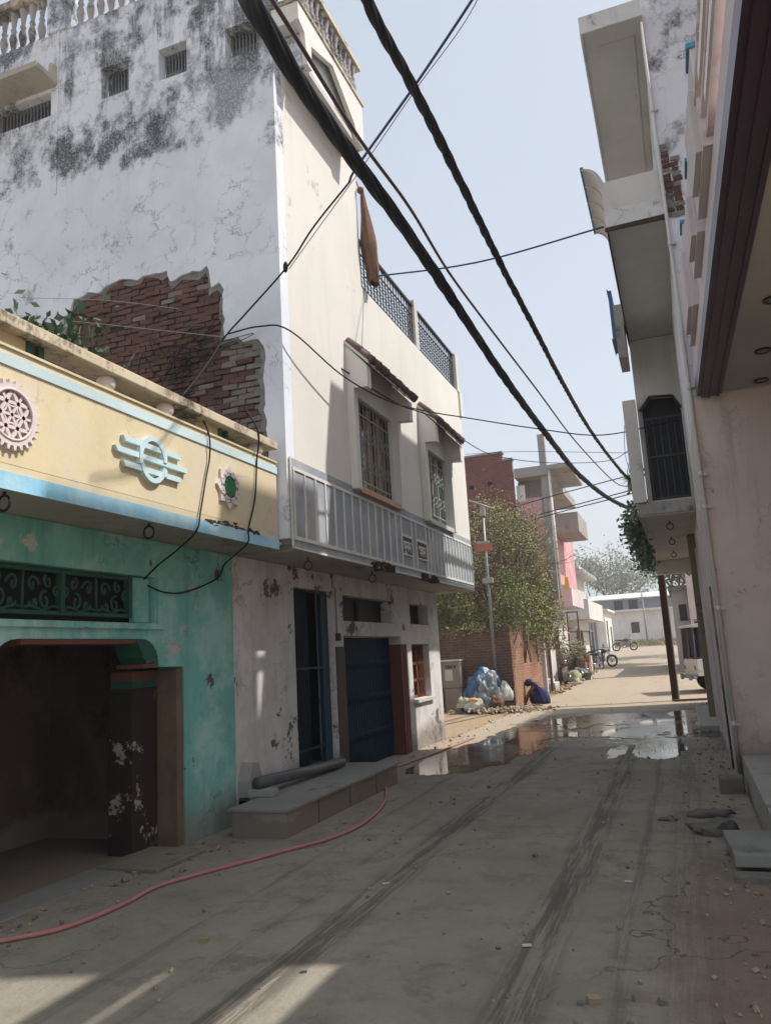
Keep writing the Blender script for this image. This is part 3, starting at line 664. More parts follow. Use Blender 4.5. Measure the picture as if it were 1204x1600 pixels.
# wet field
wn=t.noise(.7,7,.65,(1,.8,1),(7,2,0))
dy=t.math('ABSOLUTE',t.math('SUBTRACT',y,16.2)); wet=t.math('SUBTRACT',1.,t.ss(dy,1.2,5.2))
wet=t.math('MULTIPLY',wet,t.ss(x,-4.1,-2.9))
wv=t.math('ADD',wn,t.math('MULTIPLY',t.math('SUBTRACT',wet,1.),.45))
damp=t.ss(wv,.20,.36)
c=t.mix(t.math('MULTIPLY',damp,.75),c,(.055,.047,.038))
ro=t.n('ShaderNodeMix',{0:damp,2:.85,3:.32},data_type='FLOAT').outputs[0]
fl=t.ss(wv,.44,.50)
c=t.mix(t.math('MULTIPLY',fl,.8),c,(.03,.026,.02))
ro=t.n('ShaderNodeMix',{0:fl,2:ro,3:.12},data_type='FLOAT').outputs[0]
bh=t.math('MULTIPLY',t.math('ADD',n2,t.math('MULTIPLY',n3,2.)),t.math('SUBTRACT',1.,fl))
sp=t.n('ShaderNodeMix',{0:fl,2:.25,3:.6},data_type='FLOAT').outputs[0]
vo=t.n('ShaderNodeTexVoronoi',{'Vector':t.n('ShaderNodeVectorMath',{0:t.map((1,.6,1)),1:t.n('ShaderNodeTexNoise',{'Vector':t.pos(),'Scale':2.5,'Detail':5.}).outputs[1]},operation='ADD').outputs[0],'Scale':.55},feature='DISTANCE_TO_EDGE').outputs[0]
ck=t.math('MULTIPLY',t.math('SUBTRACT',1.,t.ss(vo,.001,.005)),t.ss(t.noise(.4,3,.5,loc=(2,9,0)),.48,.6)); c=t.mix(t.math('MULTIPLY',ck,.45),c,(.045,.04,.035)); bh=t.math('SUBTRACT',bh,t.math('MULTIPLY',ck,2.))
M['road']=t.out(c,ro,bh,.8,.014,0,sp)
ysl=[-60,-20,-5]+[2*k for k in range(0,13)]+[26+2*k for k in range(0,33)]+[110,150,400,1200]
struct(sheet('ground',lambda y:-900,lambda y:900,ysl,-.06,'dust',8))
struct(sheet('dusty_verge',lambda y:-14+rbend(y),lambda y:8+rbend(y),[0+1.*k for k in range(0,95)],-.028,'dust',44,.02))
def rl(y): return (-4.5 if y<15 else -4.5+.3*min(1,(y-15)/5)+.12*math.sin(y*.9))+rbend(y)+(0 if y<30 else -.02*(y-30))
def rr(y): return (.41 if y<22 else .41+.5*min(1,(y-22)/4))+rbend(y)
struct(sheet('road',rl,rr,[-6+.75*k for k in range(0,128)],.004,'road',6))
# puddle: thin water film with a ragged outline
t=NT('puddle_water'); rp=t.noise(2.2,4,.6,(1,.25,1)); M['water']=t.out(t.mix(t.noise(1.5,6,.7),(.045,.036,.026),(.10,.085,.065)),t.n('ShaderNodeMapRange',{'Value':t.noise(1.1,5,.7,(1,.5,1),(4,4,0)),'From Min':.42,'From Max':.62,'To Min':.03,'To Max':.22}).outputs[0],rp,.03,.02,0,1.)
BL=((-3.1,13.4,.75,2.3),(-3.6,12.6,.4,1.8),(-3.2,15.6,.4,1.4),(-1.9,17.9,1.3,1.5),(-.7,16.3,.95,1.9),(-.55,13.2,.42,1.3),(-.2,18.9,.45,.9),(-1.15,12.7,.18,.8),(-1.5,15.3,1.1,.5))
def wetf(x,y):
    v=max(1-((x-a)/c)**2-((y-b)/d)**2 for a,b,c,d in BL)
    return v+1.0*noise.fractal(Vector((x*1.5,y*.55,1.3)),1.0,2.0,5)+.35*noise.noise(Vector((x*5,y*2.2,7)))-.05
mb=MB(); idx={}; vs=[]; fs=[]; st_=.045; sy=.07
def vid(i,j):
    if (i,j) not in idx: idx[(i,j)]=len(vs); vs.append((-4.3+i*st_,10.5+j*sy,.0095))
    return idx[(i,j)]
for i in range(int(4.75/st_)):
    for j in range(int(10.5/sy)):
        if wetf(-4.3+(i+.5)*st_,10.5+(j+.5)*sy)>0 and -4.3+(i+1)*st_<.40: fs.append((vid(i,j),vid(i+1,j),vid(i+1,j+1),vid(i,j+1)))
struct(mb.add(vs,fs).build('puddle','water'))
s_=MB()
for k in range(900):
    y=3.2+rnd.random()**1.5*20; e=rnd.random()
    x=rnd.uniform(-3.6,.3) if e<.25 else (.38-abs(rnd.gauss(0,.28)) if e<.65 else -4.45+abs(rnd.gauss(0,.3)))
    if 6.7<y<10 and x<-3.6: continue
    q=rnd.uniform(.006,.022)*(1 if rnd.random()<.93 else 2); s_.obox((x,y,.006+q*.3),q*1.4,q,q*.7,Matrix.Rotation(rnd.uniform(0,3),3,(rnd.random(),rnd.random(),1)),rnd.choice((0,0,1,2)))
struct(s_.build('grit',['rubble','stone','leaf_dry']),'stuff')
# ================================================================== hose
hp=[(-4.9,3.2,.02),(-4.14,4.03,.02),(-3.91,4.32,.02),(-3.85,4.79,.02),(-3.88,5.2,.02),(-3.78,5.54,.02),(-3.53,6.08,.02),(-3.4,6.4,.02),(-3.2,6.85,.02),(-3.14,7.53,.02),(-3.34,8.6,.02),(-3.78,9.8,.02),(-4.15,10.7,.02),(-4.1,11.7,.02),(-3.98,13.4,.02),(-3.92,14.9,.02)]
o=tag(MB().tube(spline(hp,8),.016,8).build('garden_hose','hose'),'long faded red hose snaking along the left side of the road','hose')
# ================================================================== brick compound
W1=thing('brick_wall','brick compound wall with a shaded front and a sunlit side, behind the junction box','wall',(-5,22.4,0))
MB().box(-9,-4.6,22.3,22.53,-.1,2.25,0).build('front_face','brick_shaded',W1)
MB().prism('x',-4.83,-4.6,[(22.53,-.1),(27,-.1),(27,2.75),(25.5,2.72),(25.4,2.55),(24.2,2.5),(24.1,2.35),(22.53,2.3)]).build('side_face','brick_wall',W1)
MB().box(-4.62,-4.585,22.27,22.33,0,2.3,0,.01).build('corner_edge','brick_wall',W1)
JB=thing('junction_box','weathered concrete electrical box with torn paper notice, against the brick wall','junction box',(-6.25,21.9,0))
MB().box(-6.47,-6.02,21.75,22.1,-.05,.64).build('plinth','conc_box',JB,.01)
MB().box(-6.5,-6.0,21.74,22.12,.65,1.38).build('cabinet','conc_box',JB,.008)
MB().box(-6.53,-5.98,21.72,22.14,1.38,1.42).build('lid','offwhite',JB,.005)
MB().box(-6.42,-6.2,21.732,21.738,.85,1.15).build('paper_notice','poster',JB)
text('7BN II',-6.26,1.18,.12,'painted_marks','text_dark',JB,rot=(PI/2,0,0),loc=(-6.26,21.735,1.19))
SL=thing('street_light','slim grey street light pole with tube lamp and small orange banner','street light',(-5.05,22.05,0))
MB().tube([(-5.05,22.05,0),(-5.05,22.05,3),(-5.05,22.05,5.75)],[.045,.04,.03],10).build('pole','pole_paint',SL)
MB().tube([(-5.42,22.0,5.95),(-4.72,22.0,5.62)],.028,8).build('tube_lamp','lampwhite',SL)
MB().box(-5.12,-4.98,21.98,22.1,5.45,5.72).build('lamp_bracket','lampwhite',SL,.005)
MB().box(-5.36,-4.86,22.0,22.03,4.42,4.64).build('orange_banner','orange',SL)
MB().box(-5.30,-4.92,22.0,22.04,4.64,4.72).box(-5.2,-4.9,21.97,22.07,3.5,3.65).build('clamp_box','lampwhite',SL,.01)
# draped tarpaulin heap
def heap(name,label,cat,c,r,sq,mat,nz=.35,seed=0,fold=.06,seg=40,rings=22):
    vs=[];C_=Vector(c)
    for i in range(rings+1):
        th=PI*.56*i/rings
        for k in range(seg):
            a=2*PI*k/seg
            d=Vector((math.sin(th)*math.cos(a)*sq[0],math.sin(th)*math.sin(a)*sq[1],math.cos(th)*sq[2]))
            q=1+nz*noise.noise(d*1.6+Vector((seed,0,0)))+fold*math.sin(a*7+4*noise.noise(d*2+Vector((0,seed,0))))*math.sin(th)+fold*.8*noise.noise(d*7+Vector((seed,2,1)))
            p=C_+d*r*q; p.z=max(p.z,.0); vs.append(p)
    fs=[(i*seg+k,(i+1)*seg+k,(i+1)*seg+(k+1)%seg,i*seg+(k+1)%seg) for i in range(rings) for k in range(seg)]
    mb=MB().add(vs,fs,0,True)
    return mb
o=heap('t','','',(-5.42,21.7,.15),.62,(.95,.6,1.45),'tarp_blue',.4,3,.07).build('tarpaulin','tarp_blue')
T_=thing('tarpaulin_heap','blue and grey tarpaulin draped over a heap against the brick wall','tarpaulin',(-5.42,21.7,0)); o.parent=T_; o.location=-T_.location
heap('t','','',(-5.22,21.55,.30),.42,(.95,.72,1.7),'tarp_grey',.35,8,.13,64,30).build('grey_sheet','tarp_grey',T_)
gs=MB()
for k in range(0):
    x0=-5.25+k*.11; pts=[(x0+.05*math.sin(j*.8+k),21.28-.04*j,1.05-j*.12-.02*k) for j in range(8)]
    gs.tube(pts,[.015,.03,.03,.02,.035,.03,.03,.02],7)
for c,r,sq,mt,lb,sd in (((-5.78,21.35,.18),.27,(.9,.8,.95),'sack_olive','pale olive plastic sack between the junction box and the tarpaulin',2),((-5.45,21.25,.15),.27,(1.1,.8,.8),'sack_white','whitish sack with a yellow patch in front of the tarpaulin',5),((-4.72,21.7,.35),.30,(.62,.5,1.35),'sack_white','tall crumpled white sack leaning at the corner of the brick wall',9),((-6.85,21.6,.25),.26,(.9,.8,1.1),'tarp_blue','blue bundle left of the junction box, half hidden by the white house',12),((-4.95,21.35,.2),.22,(.9,.8,1.3),'rag','dark brown bundle of rags in front of the white corner sack',15)):
    nm={'tarp_blue':'cloth_bundle','rag':'rag_bundle'}.get(mt,'sack')
    tag(heap('','','',c,r,sq,mt,.3,sd,.10,28,16).build(nm,mt),lb,'bundle' if nm!='sack' else 'sack')
MB().ball((-5.5,21.12,.33),.11,12,8,0,(1.2,.6,.6),.3).build('yellow_patch','sack_yellow',bpy.data.objects['sack.001'])
s_=MB()
for k in range(420):
    x=rnd.gauss(-4.9,.55); y=21.35+rnd.gauss(0,.35)-max(0,x+4.9)*.1; s_.obox((x,y,.02+rnd.random()*.09),rnd.uniform(.02,.12),rnd.uniform(.02,.09),rnd.uniform(.01,.05),Matrix.Rotation(rnd.uniform(0,3),3,(rnd.random(),rnd.random(),1)),rnd.choice((0,0,0,1,2,3)))
for k in range(160):
    x=-4.35+rnd.gauss(0,.25); y=27.5+rnd.uniform(0,14); s_.obox((x,y,gz(y)+.02+rnd.random()*.05),rnd.uniform(.03,.16),rnd.uniform(.03,.1),rnd.uniform(.02,.07),Matrix.Rotation(rnd.uniform(0,3),3,(rnd.random(),rnd.random(),1)),rnd.choice((0,0,1,2,3)))
struct(s_.build('rubbish',['rubble','sack_white','leaf_dry','box_card']),'stuff')
# ================================================================== foliage behind wall
def branch(st,tips,p,d,L,r,depth,spread=.7):
    n=5; pts=[p.copy()]; q=p.copy(); dd=d.copy()
    for i in range(n):
        dd=(dd+Vector((rnd.gauss(0,.14),rnd.gauss(0,.14),rnd.gauss(.04,.1)))).normalized(); q=q+dd*L/n; pts.append(q.copy())
    st.tube(pts,[r*(1-.55*i/n) for i in range(n+1)],5 if depth>0 else 4)
    if depth==0: tips+=pts[1:]; return
    for k in range(rnd.choice((3,4))):
        i=rnd.choice((2,3,4,5)); e=(dd+Vector((rnd.gauss(0,spread),rnd.gauss(0,spread),rnd.gauss(.1,spread*.7)))).normalized()
        branch(st,tips,pts[i],e,L*rnd.uniform(.5,.75),r*.42,depth-1,spread)
    tips+=pts[3:]
def tree(name,label,cat,x,y,h,L,r,depth,leafmats,size,nl,sp,limit=None,group=None,nb=4,spread=.7,narrow=.5,z0=None):
    t=thing(name,label,cat,(x,y,gz(y) if z0 is None else z0),group); st=MB(); tips=[]
    z=gz(y) if z0 is None else z0
    st.tube([(x,y,z-.1),(x+.05,y,z+h*.5),(x+.02,y+.03,z+h)],[r*1.25,r,r*.8],8)
    for k in range(nb): 
        a=2*PI*k/nb+rnd.random(); branch(st,tips,Vector((x,y,z+h*rnd.uniform(.7,1))),Vector((math.cos(a)*.7,math.sin(a)*.7,rnd.uniform(.5,1.1))).normalized(),L,r*.6,depth,spread)
    if limit: tips=[p for p in tips if limit(p)]
    st.build('trunk','bark',t); lf=MB(); lf.leaves(tips,size,list(range(len(leafmats))),nl,sp,.1,narrow); lf.build('crown',leafmats,t)
    return t
tree('dry_tree','tall half-dry tree with brownish twigs in front of the red brick building','tree',-5.85,25.8,3.0,2.25,.10,3,['leaf_dry','leaf_dry','leaf'],.075,10,.25,limit=lambda p:p.x<-4.0,nb=7,spread=.62)
tree('dry_tree','smaller twiggy tree with sparse dry leaves, left of the tall half-dry tree','tree',-6.6,25.4,3.0,2.0,.07,3,['leaf_dry','leaf'],.08,6,.2,nb=5,spread=.6)
# ivy/bush mass over the wall
bt=thing('hedge_bush','dense green bush spilling over the top of the brick compound wall','bush',(-5.5,23.4,2))
st=MB(); lf=MB(); pts=[]
for k in range(52):
    cx=rnd.uniform(-8.0,-4.35); cy=rnd.uniform(22.7,25.2); f=(cx+8)/3.65; cz=rnd.uniform(2.3,3.75+.5*math.sin(cx*2.1)); rr_=rnd.uniform(.22,.45)
    st.tube([(cx,cy,1.2),(cx+rnd.gauss(0,.2),cy,cz)],.015,4)
    for j in range(75):
        d=Vector((rnd.gauss(0,1),rnd.gauss(0,1),rnd.gauss(0,1))).normalized()*rr_*rnd.uniform(.6,1.05); pts.append(Vector((cx,cy,cz))+d)
for k in range(26):   # overhanging near the sunlit side
    cx=rnd.uniform(-4.75,-4.2); cy=rnd.uniform(22.5,26); cz=rnd.uniform(2.0,3.2)
    for j in range(60):
        d=Vector((rnd.gauss(0,1),rnd.gauss(0,1),rnd.gauss(0,1))).normalized()*.28*rnd.uniform(.4,1.05); pts.append(Vector((cx,cy,cz))+d)
for k in range(260):
    x=-8+3.6*rnd.random(); pts.append(Vector((x,22.28,2.35-abs(rnd.gauss(0,.13)))))
st.build('stems','bark',bt); lf.leaves(pts,.075,[0,0,0,1,2],3,.09,.2,.5); lf.build('foliage',['leaf','leaf','leaf_dark','leaf_dry'],bt)
bt=thing('creeper','yellow-green creeper hanging over the sunlit end of the brick wall','creeper',(-4.4,26,0))
st=MB(); pts=[]
for k in range(16):
    x=-4.35+rnd.gauss(0,.12); y=rnd.uniform(25.5,28.2); p=[Vector((x+rnd.gauss(0,.05)*j,y,3.9-j*.34)) for j in range(8)]; st.tube(p,.012,4)
    for q in p[:rnd.randint(4,8)]:
        for _ in range(26): pts.append(q+Vector((rnd.gauss(0,.14),rnd.gauss(0,.18),rnd.gauss(0,.17))))
st.build('stems','bark',bt); MB().leaves(pts,.10,[0,1,0],2,.05,.0,.5).build('foliage',['leaf','leaf_dry'],bt)
# ================================================================== red brick / pink building
B1=thing('brick_building','three-storey unfinished building of red brick and pink plaster behind the dry tree','building',(-6,32,0))
MB().box(-14,-5.55,28,28.25,-.5,8.75).box(-5.55,-5.2,28,28.25,-.5,8.45).build('brick_wall','brick_far',B1)
MB().box(-14,-5.5,27.95,28.3,8.75,8.82).box(-5.5,-5.15,27.95,28.3,8.45,8.52).build('wall_coping','cement',B1)
g=MB()
for x,z in ((-6.75,7.6),(-6.05,7.65),(-6.78,6.5),(-5.95,6.55),(-6.8,5.3)): g.box(x-.09,x+.09,27.985,27.997,z-.07,z+.07)
g.build('putlog_holes','darkness',B1)
MB().box(-5.2,-4.25,28.3,28.5,3.1,7.0).box(-4.45,-4.25,28.5,36,3.26,7.0).box(-5.25,-4.9,28.27,28.5,0,3.1).build('pink_wall','pink_far',B1)
MB().box(-5.15,-3.95,28.05,36,7.75,8.1).prism('x',-3.95,-3.15,[(28.1,7.95),(32,7.95),(32,8.1),(28.1,8.1)]).build('roof_slab','cement',B1)
MB().box(-5.2,-4.3,28.9,29.0,6.9,7.75).build('upper_recess','cement',B1)
MB().box(-5.15,-4.85,28.26,28.3,6.9,7.5).build('white_patch','far_white',B1)
MB().box(-4.22,-3.98,28.2,28.45,3.26,9.3).build('column','cement',B1)
MB().tube([(-3.92,28.2,8.0),(-3.9,28.2,3.2)],.05,8).build('drain_pipe','far_white',B1)
MB().box(-4.2,-3.25,30,33,5.85,6.6).build('balcony','cement',B1,.01)
b=MB().box(-4.8,-3.75,30.0,33.5,3.1,3.25).box(-3.80,-3.75,30,33.5,3.25,3.75).box(-4.8,-3.8,30,30.05,3.25,3.9).build('balcony','pink_pale',B1)
MB().prism('y',29.93,29.96,[(-3.97,3.72),(-3.80,3.75),(-3.82,4.15),(-3.95,4.18)]).build('hanging_cloth','cloth_yellow',b)
MB().box(-5.2,-4.85,28.52,28.6,0,3.1).box(-5.05,-4.85,28.6,36,0,3.1).build('shop_wall','offwhite',B1)
MB().box(-4.848,-4.83,29.6,30.6,.3,2.2).build('door','rust',B1); MB().box(-4.848,-4.83,32,33.2,.3,2.3).build('door','rust',B1)
MB().box(-4.84,-4.45,28.6,29.6,.0,.38).box(-4.84,-4.6,28.8,29.5,.38,.50).build('entrance_step','offwhite',B1,.01)
MB().box(-4.80,-4.62,28.0,28.2,.0,2.6).build('gate_pillar','pink_pale',B1)
MB().box(-4.92,-4.83,27.5,27.6,.0,2.5).box(-4.56,-4.48,28.3,28.4,.0,3.09).build('gate_post','rust',B1)
# ================================================================== far white balcony house
def wx0(y): return -4.7+rbend(y)*.8
B2=thing('balcony_house','cream two-storey house with a white balcony and an overhanging ribbed roof, down the street','house',(-6.4,46,.5))
zb=gz(46)
MB().box(-7.6,-5.55,44,44.2,0,5.7).box(-5.75,-5.55,44.2,51,0,5.7).build('wall','far_white',B2)
MB().box(-7.7,-4.95,43.6,51,5.75,5.9).build('roof','offwhite',B2)
g=MB()
for k in range(10): g.box(-5.6,-4.75,43.9+k*.75,44.1+k*.75,5.55,5.74)
g.build('roof_ribs','far_white',B2)
MB().box(-7.5,-5.5,43.6,43.75,5.9,6.1).build('roof_edge','pink_far',B2)
MB().box(-7.6,-4.6,43.2,51,3.0,3.15).box(-7.6,-4.6,43.2,43.3,3.15,4.05).box(-4.7,-4.6,43.3,51,3.15,4.0).build('balcony','far_white',B2)
g=MB()
for i in range(3):
    for j in range(3):
        if (i+j)%2==0 or j==1: g.ball((-6.45+i*.26,43.99,4.65+j*.28),.085,8,6,0,(1,.1,1))
g.build('jali_holes','darkness',B2)
for z0_ in (.6,): 
    MB().box(-6.5,-6.0,43.98,44.0,z0_,2.7).build('door','rust',B2); MB().box(-5.545,-5.53,45,46,z0_,2.6).build('side_door','wood_red',B2); MB().box(-5.545,-5.53,46.8,47.6,1.4,2.5).build('window','darkness',B2)
    MB().box(-5.545,-5.53,45.2,46.2,4.2,5.4).build('window','grey_metal',B2)
MB().ball((-6.3,43.12,4.02),.09,8,6,0,(1,.4,1)).build('dark_lamp','darkness',B2)
MB().ball((-7.0,46,6.2),.35,12,8,0,(1,1,1)).build('water_tank','far_white',B2)
AW=thing('market_stall','roadside stall with a flat corrugated roof under the cream balcony house','stall',(-5.0,45,.45))
MB().box(-5.5,-4.75,44.2,46,2.35,2.4).build('roof','grey_metal',AW)
g=MB()
for x in (-5.45,-4.82):
    for y in (44.25,45.9): g.tube([(x,y,.4),(x,y,2.35)],.03,6)
g.build('post','rust',AW); MB().box(-5.4,-4.9,44.6,45.6,.45,1.25).build('counter','far_white',AW)
GT=thing('metal_gate','tall grey-blue metal gate beyond the cream balcony house','gate',(-6.5,55,.8))
g=MB()
for k in range(9): g.box(-7.4+k*.22,-7.22+k*.22,54.8,54.86,.8,3.2)
g.build('panel','grey_metal',GT); MB().box(-7.5,-5.3,54.87,56.5,3.2,3.9).build('lintel','mossy',GT)
B3=thing('gatehouse','small whitewashed gate building with tall dark door slots at the bend','building',(-6.2,64,1.1))
MB().box(-7.1,-5.5,62,62.2,.9,3.9).box(-5.75,-5.5,62.2,68,.9,4.1).box(-7.3,-5.2,61.7,68,4.1,4.25).build('wall','far_white',B3)
MB().box(-5.49,-5.48,62.9,63.8,1.0,3.4).box(-5.49,-5.48,66,67,1,3.0).build('door','darkness',B3)
g=MB()
for k in range(3): g.box(-7.0+k*.45,-6.97+k*.45,61.96,61.99,1.,3.8)
g.build('panel_lines','offwhite',B3)
B4=thing('courtyard_house','long white house with small square window at the end of the street','house',(-4,86,1.7))
MB().box(-9,4,85,85.2,1.4,4.8).build('wall','far_white',B4)
MB().box(-9,4,84.5,85.3,4.8,5.0).build('ledge','far_white',B4)
MB().box(-9,4,88,88.2,4.8,6.4).build('upper_wall','grey_metal',B4)
MB().prism('x',-9.5,4.5,[(87.0,6.2),(91,6.9),(91,7.0),(87.0,6.3)]).build('tin_roof','slab_edge',B4)
for x in (-6.7,-5.2): MB().box(x,x+.9,87.97,87.99,5.1,6.1).build('upper_window','darkness',B4)
MB().box(-5.0,-4.2,84.97,84.99,2.6,3.7).build('window','darkness',B4)
UP1=thing('utility_pole','thin distant utility pole in front of the white house at the end of the street','utility pole',(-3.2,76,1.4))
MB().tube([(-3.2,76,1.3),(-3.25,76,6.2)],[.09,.06],8).build('shaft','cement',UP1); MB().box(-3.5,-2.9,75.9,76,5.6,5.7).build('crossarm','cement',UP1); MB().box(-3.55,-3.3,75.8,76,5.0,5.5).build('transformer','cement',UP1)
# verge grass and rubble at the bend
lf=MB(); pts=[Vector((rnd.uniform(-6,1.5),rnd.uniform(70,82),0)) for k in range(2600)]
for p in pts: p.z=gz(p.y)
lf.leaves(pts,.35,[0,1],1,.05,2.5,.25); struct(lf.build('verge_grass',['leaf','leaf_dry']),'stuff')
tree('bare_crown_tree','wide pale tree with a rounded crown behind the far white house','tree',-7.5,98,4.0,3.9,.3,4,['leaf_grey'],.30,1,.5,nb=6,spread=.62)
# ================================================================== RIGHT: pink porch building
P1=thing('pink_house','pink house with a maroon-edged porch roof and recessed round lights, at the right edge','house',(1.6,6,0))
def lx(y): return .60-(y-3.0)*.0187
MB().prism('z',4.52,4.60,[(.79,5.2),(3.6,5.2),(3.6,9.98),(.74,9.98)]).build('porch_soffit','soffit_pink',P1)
MB().prism('z',4.52,4.60,[(.92,-2),(.94,-2),(.90,5.2),(.79,5.2)]).prism('z',4.52,4.6,[(1.25,-2),(3.6,-2),(3.6,5.2),(1.25,5.2)]).build('porch_edge_and_shade_slab','soffit_pink',P1)  # second slab is unseen, added to shade the road beyond a sun gap
mm=MB()
for (a,b_,z0,z1) in ((0,.05,4.50,4.66),(.05,.13,4.47,4.60),(.13,.145,4.45,4.6),(.145,.225,4.48,4.6),(.225,.24,4.46,4.6),(.24,.28,4.50,4.6)):
    mm.prism('z',z0,z1,[(lx(-2)+a,-2),(lx(-2)+b_,-2),(lx(9.96)+b_,9.96),(lx(9.96)+a,9.96)])
mm.build('maroon_moulding','maroon',P1)
MB().prism('z',4.66,4.86,[(lx(-2)-.0,-2),(lx(-2)+.24,-2),(lx(9.9)+.24,9.9),(lx(9.9)-.0,9.9)]).build('fascia','pink_pale',P1)
mm=MB()
for a,z0,z1 in ((-.03,4.93,4.98),(-.05,5.08,5.13),(-.07,5.25,5.31)):
    mm.prism('z',z0,z1,[(lx(-2)+a,-2),(lx(-2)+a+.05,-2),(lx(5.6)+a+.05,5.6),(lx(5.6)+a,5.6)])
mm.build('balcony_rail','pink_wall',P1)
mm=MB()
for a,z0,z1 in ((-.045,4.99,5.06),(-.065,5.14,5.22)):
    mm.prism('z',z0,z1,[(lx(-2)+a,-2),(lx(-2)+a+.05,-2),(lx(5.0)+a+.05,5.0),(lx(5.0)+a,5.0)])
mm.build('white_rail','globe',P1)
MB().prism('z',4.86,5.45,[(lx(5.6)+.02,5.3),(lx(5.6)+.2,5.3),(lx(9.9)+.2,9.9),(lx(9.9)+.02,9.9)]).build('parapet','pink_pale',P1)
for (ya,yb,a,zt) in ((5.3,6.3,-.06,5.62),(6.5,7.4,-.06,5.5),(8.0,9.2,-.05,5.75)):
    pr_=MB().prism('z',4.87,zt,[(lx(ya)+a,ya),(lx(ya)+.1,ya),(lx(yb)+.1,yb),(lx(yb)+a,yb)]).prism('z',4.9,zt-.25,[(lx(ya)+a-.04,ya+.1),(lx(ya)+a,ya+.1),(lx(yb)+a,yb-.3),(lx(yb)+a-.04,yb-.3)]).build('parapet_pier','pink_pale',P1)
    MB().prism('z',zt,zt+.035,[(lx(ya)+a-.02,ya-.02),(lx(ya)+.12,ya-.02),(lx(ya)+.12,ya+.25),(lx(ya)+a-.02,ya+.25)]).build('blue_cap','blue_cap',pr_)
MB().box(1.9,3.6,6.0,8.2,4.6,11.3).box(1.75,3.6,8.2,9.98,4.6,11.6).build('unseen_shade_blocks','pink_pale',P1)  # unseen blocks added, sized to shade the turquoise wall and yellow parapet end
MB().box(2.6,3.6,5.5,9.98,0,4.52).build('inner_wall','pink_wall',P1)
for x,y in ((1.10,8.7),(1.17,9.75),(1.07,7.35)):
    r_=MB().lathe((x,y,4.50),[(.085,0.02),(.085,0),(.058,0),(.058,.018)],24).build('downlight','bike_black',P1)
    MB().lathe((x,y,4.508),[(.055,0.0),(.055,.01)],20).build('lens','lampwhite',r_)
MB().box(.44,2.6,6.6,9.98,-.05,.30).build('porch_plinth','cement',P1)
# slab step + stones
o=tag(MB().obox((.33,6.55,.10),.42,.75,.09,.06).build('paving_slab','stone_slab',None,.012),'loose grey stone slab bridging the drain at the porch edge, lower right','slab')
tag(MB().box(.12,.62,5.98,6.12,-.02,.05).build('drain_edge','stone',None,.01),'dark stone drain edge just below the loose grey slab','kerb stone')
for x,y,r_,lb in ((.02,7.4,.11,'largest dark stone beside the loose slab at the porch edge'),(.0,8.1,.10,'flat stone farthest up the road in the group by the porch'),(-.32,7.9,.045,'small dark stone lying apart on the road, left of the other stones'),(.1,7.75,.07,'rounded stone between the flat one and the largest dark stone')):
    tag(MB().ball((x,y,r_*.3),r_,9,6,0,(1.4,.9,.5),1.3,5).build('stone','stone'),lb,'stone')
tag(MB().box(.16,.40,9.25,9.5,-.02,.16,0,.01).build('drain_block','stone',None,.015),'dark square drain block at the foot of the corner pipe','drain block')
# ================================================================== RIGHT: white house with slabs
P2=thing('slab_house','tall white house with jutting cream balcony slabs and black stains, on the right','house',(1.6,14,0))
MB().box(.42,3.6,10,10.2,4.52,10.15).box(.42,.62,10.2,14.7,4.52,10.15).build('upper_wall','white_right',P2)
MB().box(.42,3.6,10,10.2,-.05,4.515).build('side_wall','pink_wall',P2)
sw=MB().prism('x',.42,.62,rect(10.202,22.4,-.1,4.515),[rect(a,a+.35,z0,z1) for a in (10.6,11.4,12.2,13.2,14.4,15.8,17.4,19) for z0,z1 in ((.5,2.05),(2.35,3.1))]).build('street_wall','offwhite',P2)
g=MB()
for a in (11.05,12.0,12.8,14.0,15.2,16.8,18.6): g.box(.385,.419,a,a+.12,0,3.4)
g.build('pilaster','pink_pale',P2)
MB().box(.66,.70,10.3,22,0,4.4).build('window_dark','glass_dark',P2)
# exposed brick scar
s_=MB()
z=6.9
while z<7.95:
    x=.425
    while x<.47+.16*abs(noise.noise(Vector((z*2.3,1,4))))+.10*(z<7.5): s_.box(x,x+.10+rnd.uniform(-.02,.01),9.985,10.01,z,z+.06,1 if rnd.random()<.35 else 0,.012); x+=.105
    z+=.070
s_.build('exposed_brickwork',['brick_face','torn'],P2); 
def slab(z,x0,y0,y1,th,name='balcony_slab'):
    MB().box(x0,.419,y0,y1,z,z+.05).build(name+'_soffit' if 0 else 'slab_soffit','soffit_cream',P2)
    MB().box(x0-.03,.419,y0-.03,y0,z-.0,z+th).box(x0-.03,x0,y0,y1,z-.02,z+th).box(x0,.419,y0,y1,z+.051,z+th-.01).build('slab','slab_edge',P2,.006)
slab(9.75,-.36,9.85,14.3,.26)
MB().box(-.2,.30,10.15,14.0,9.735,9.749).build('soffit_panel','soffit_cream',P2)
slab(6.95,-.32,10.02,14.4,.26)
MB().box(-.36,.415,9.975,9.99,6.90,6.96,0,.01).build('cracked_edge','broken',P2)
MB().box(-.34,-.32,10.0,14.4,6.9,6.93).build('dark_drip_edge','broken',P2)
MB().box(-.33,.41,10.05,10.15,7.21,7.65).box(-.33,-.27,10.15,14.4,7.21,7.65).build('balcony_parapet','offwhite',P2,.01)
cv=MB(); pf=[(-.33,7.3),(-.34,7.6)]+[(-.34-.26*(1-math.cos(R(a))),7.75+.5*math.sin(R(a))) for a in range(0,91,10)]
cv.prism('y',10.6,12.5,pf+[(p[0]+.035,p[1]) for p in pf[::-1]]); bc=cv.build('curved_panel','offwhite',P2)
g=MB()
for y in (10.6,11.05,11.5,12.0,12.47): g.tube([(p[0]-.01,y,p[1]) for p in pf],.018,5)
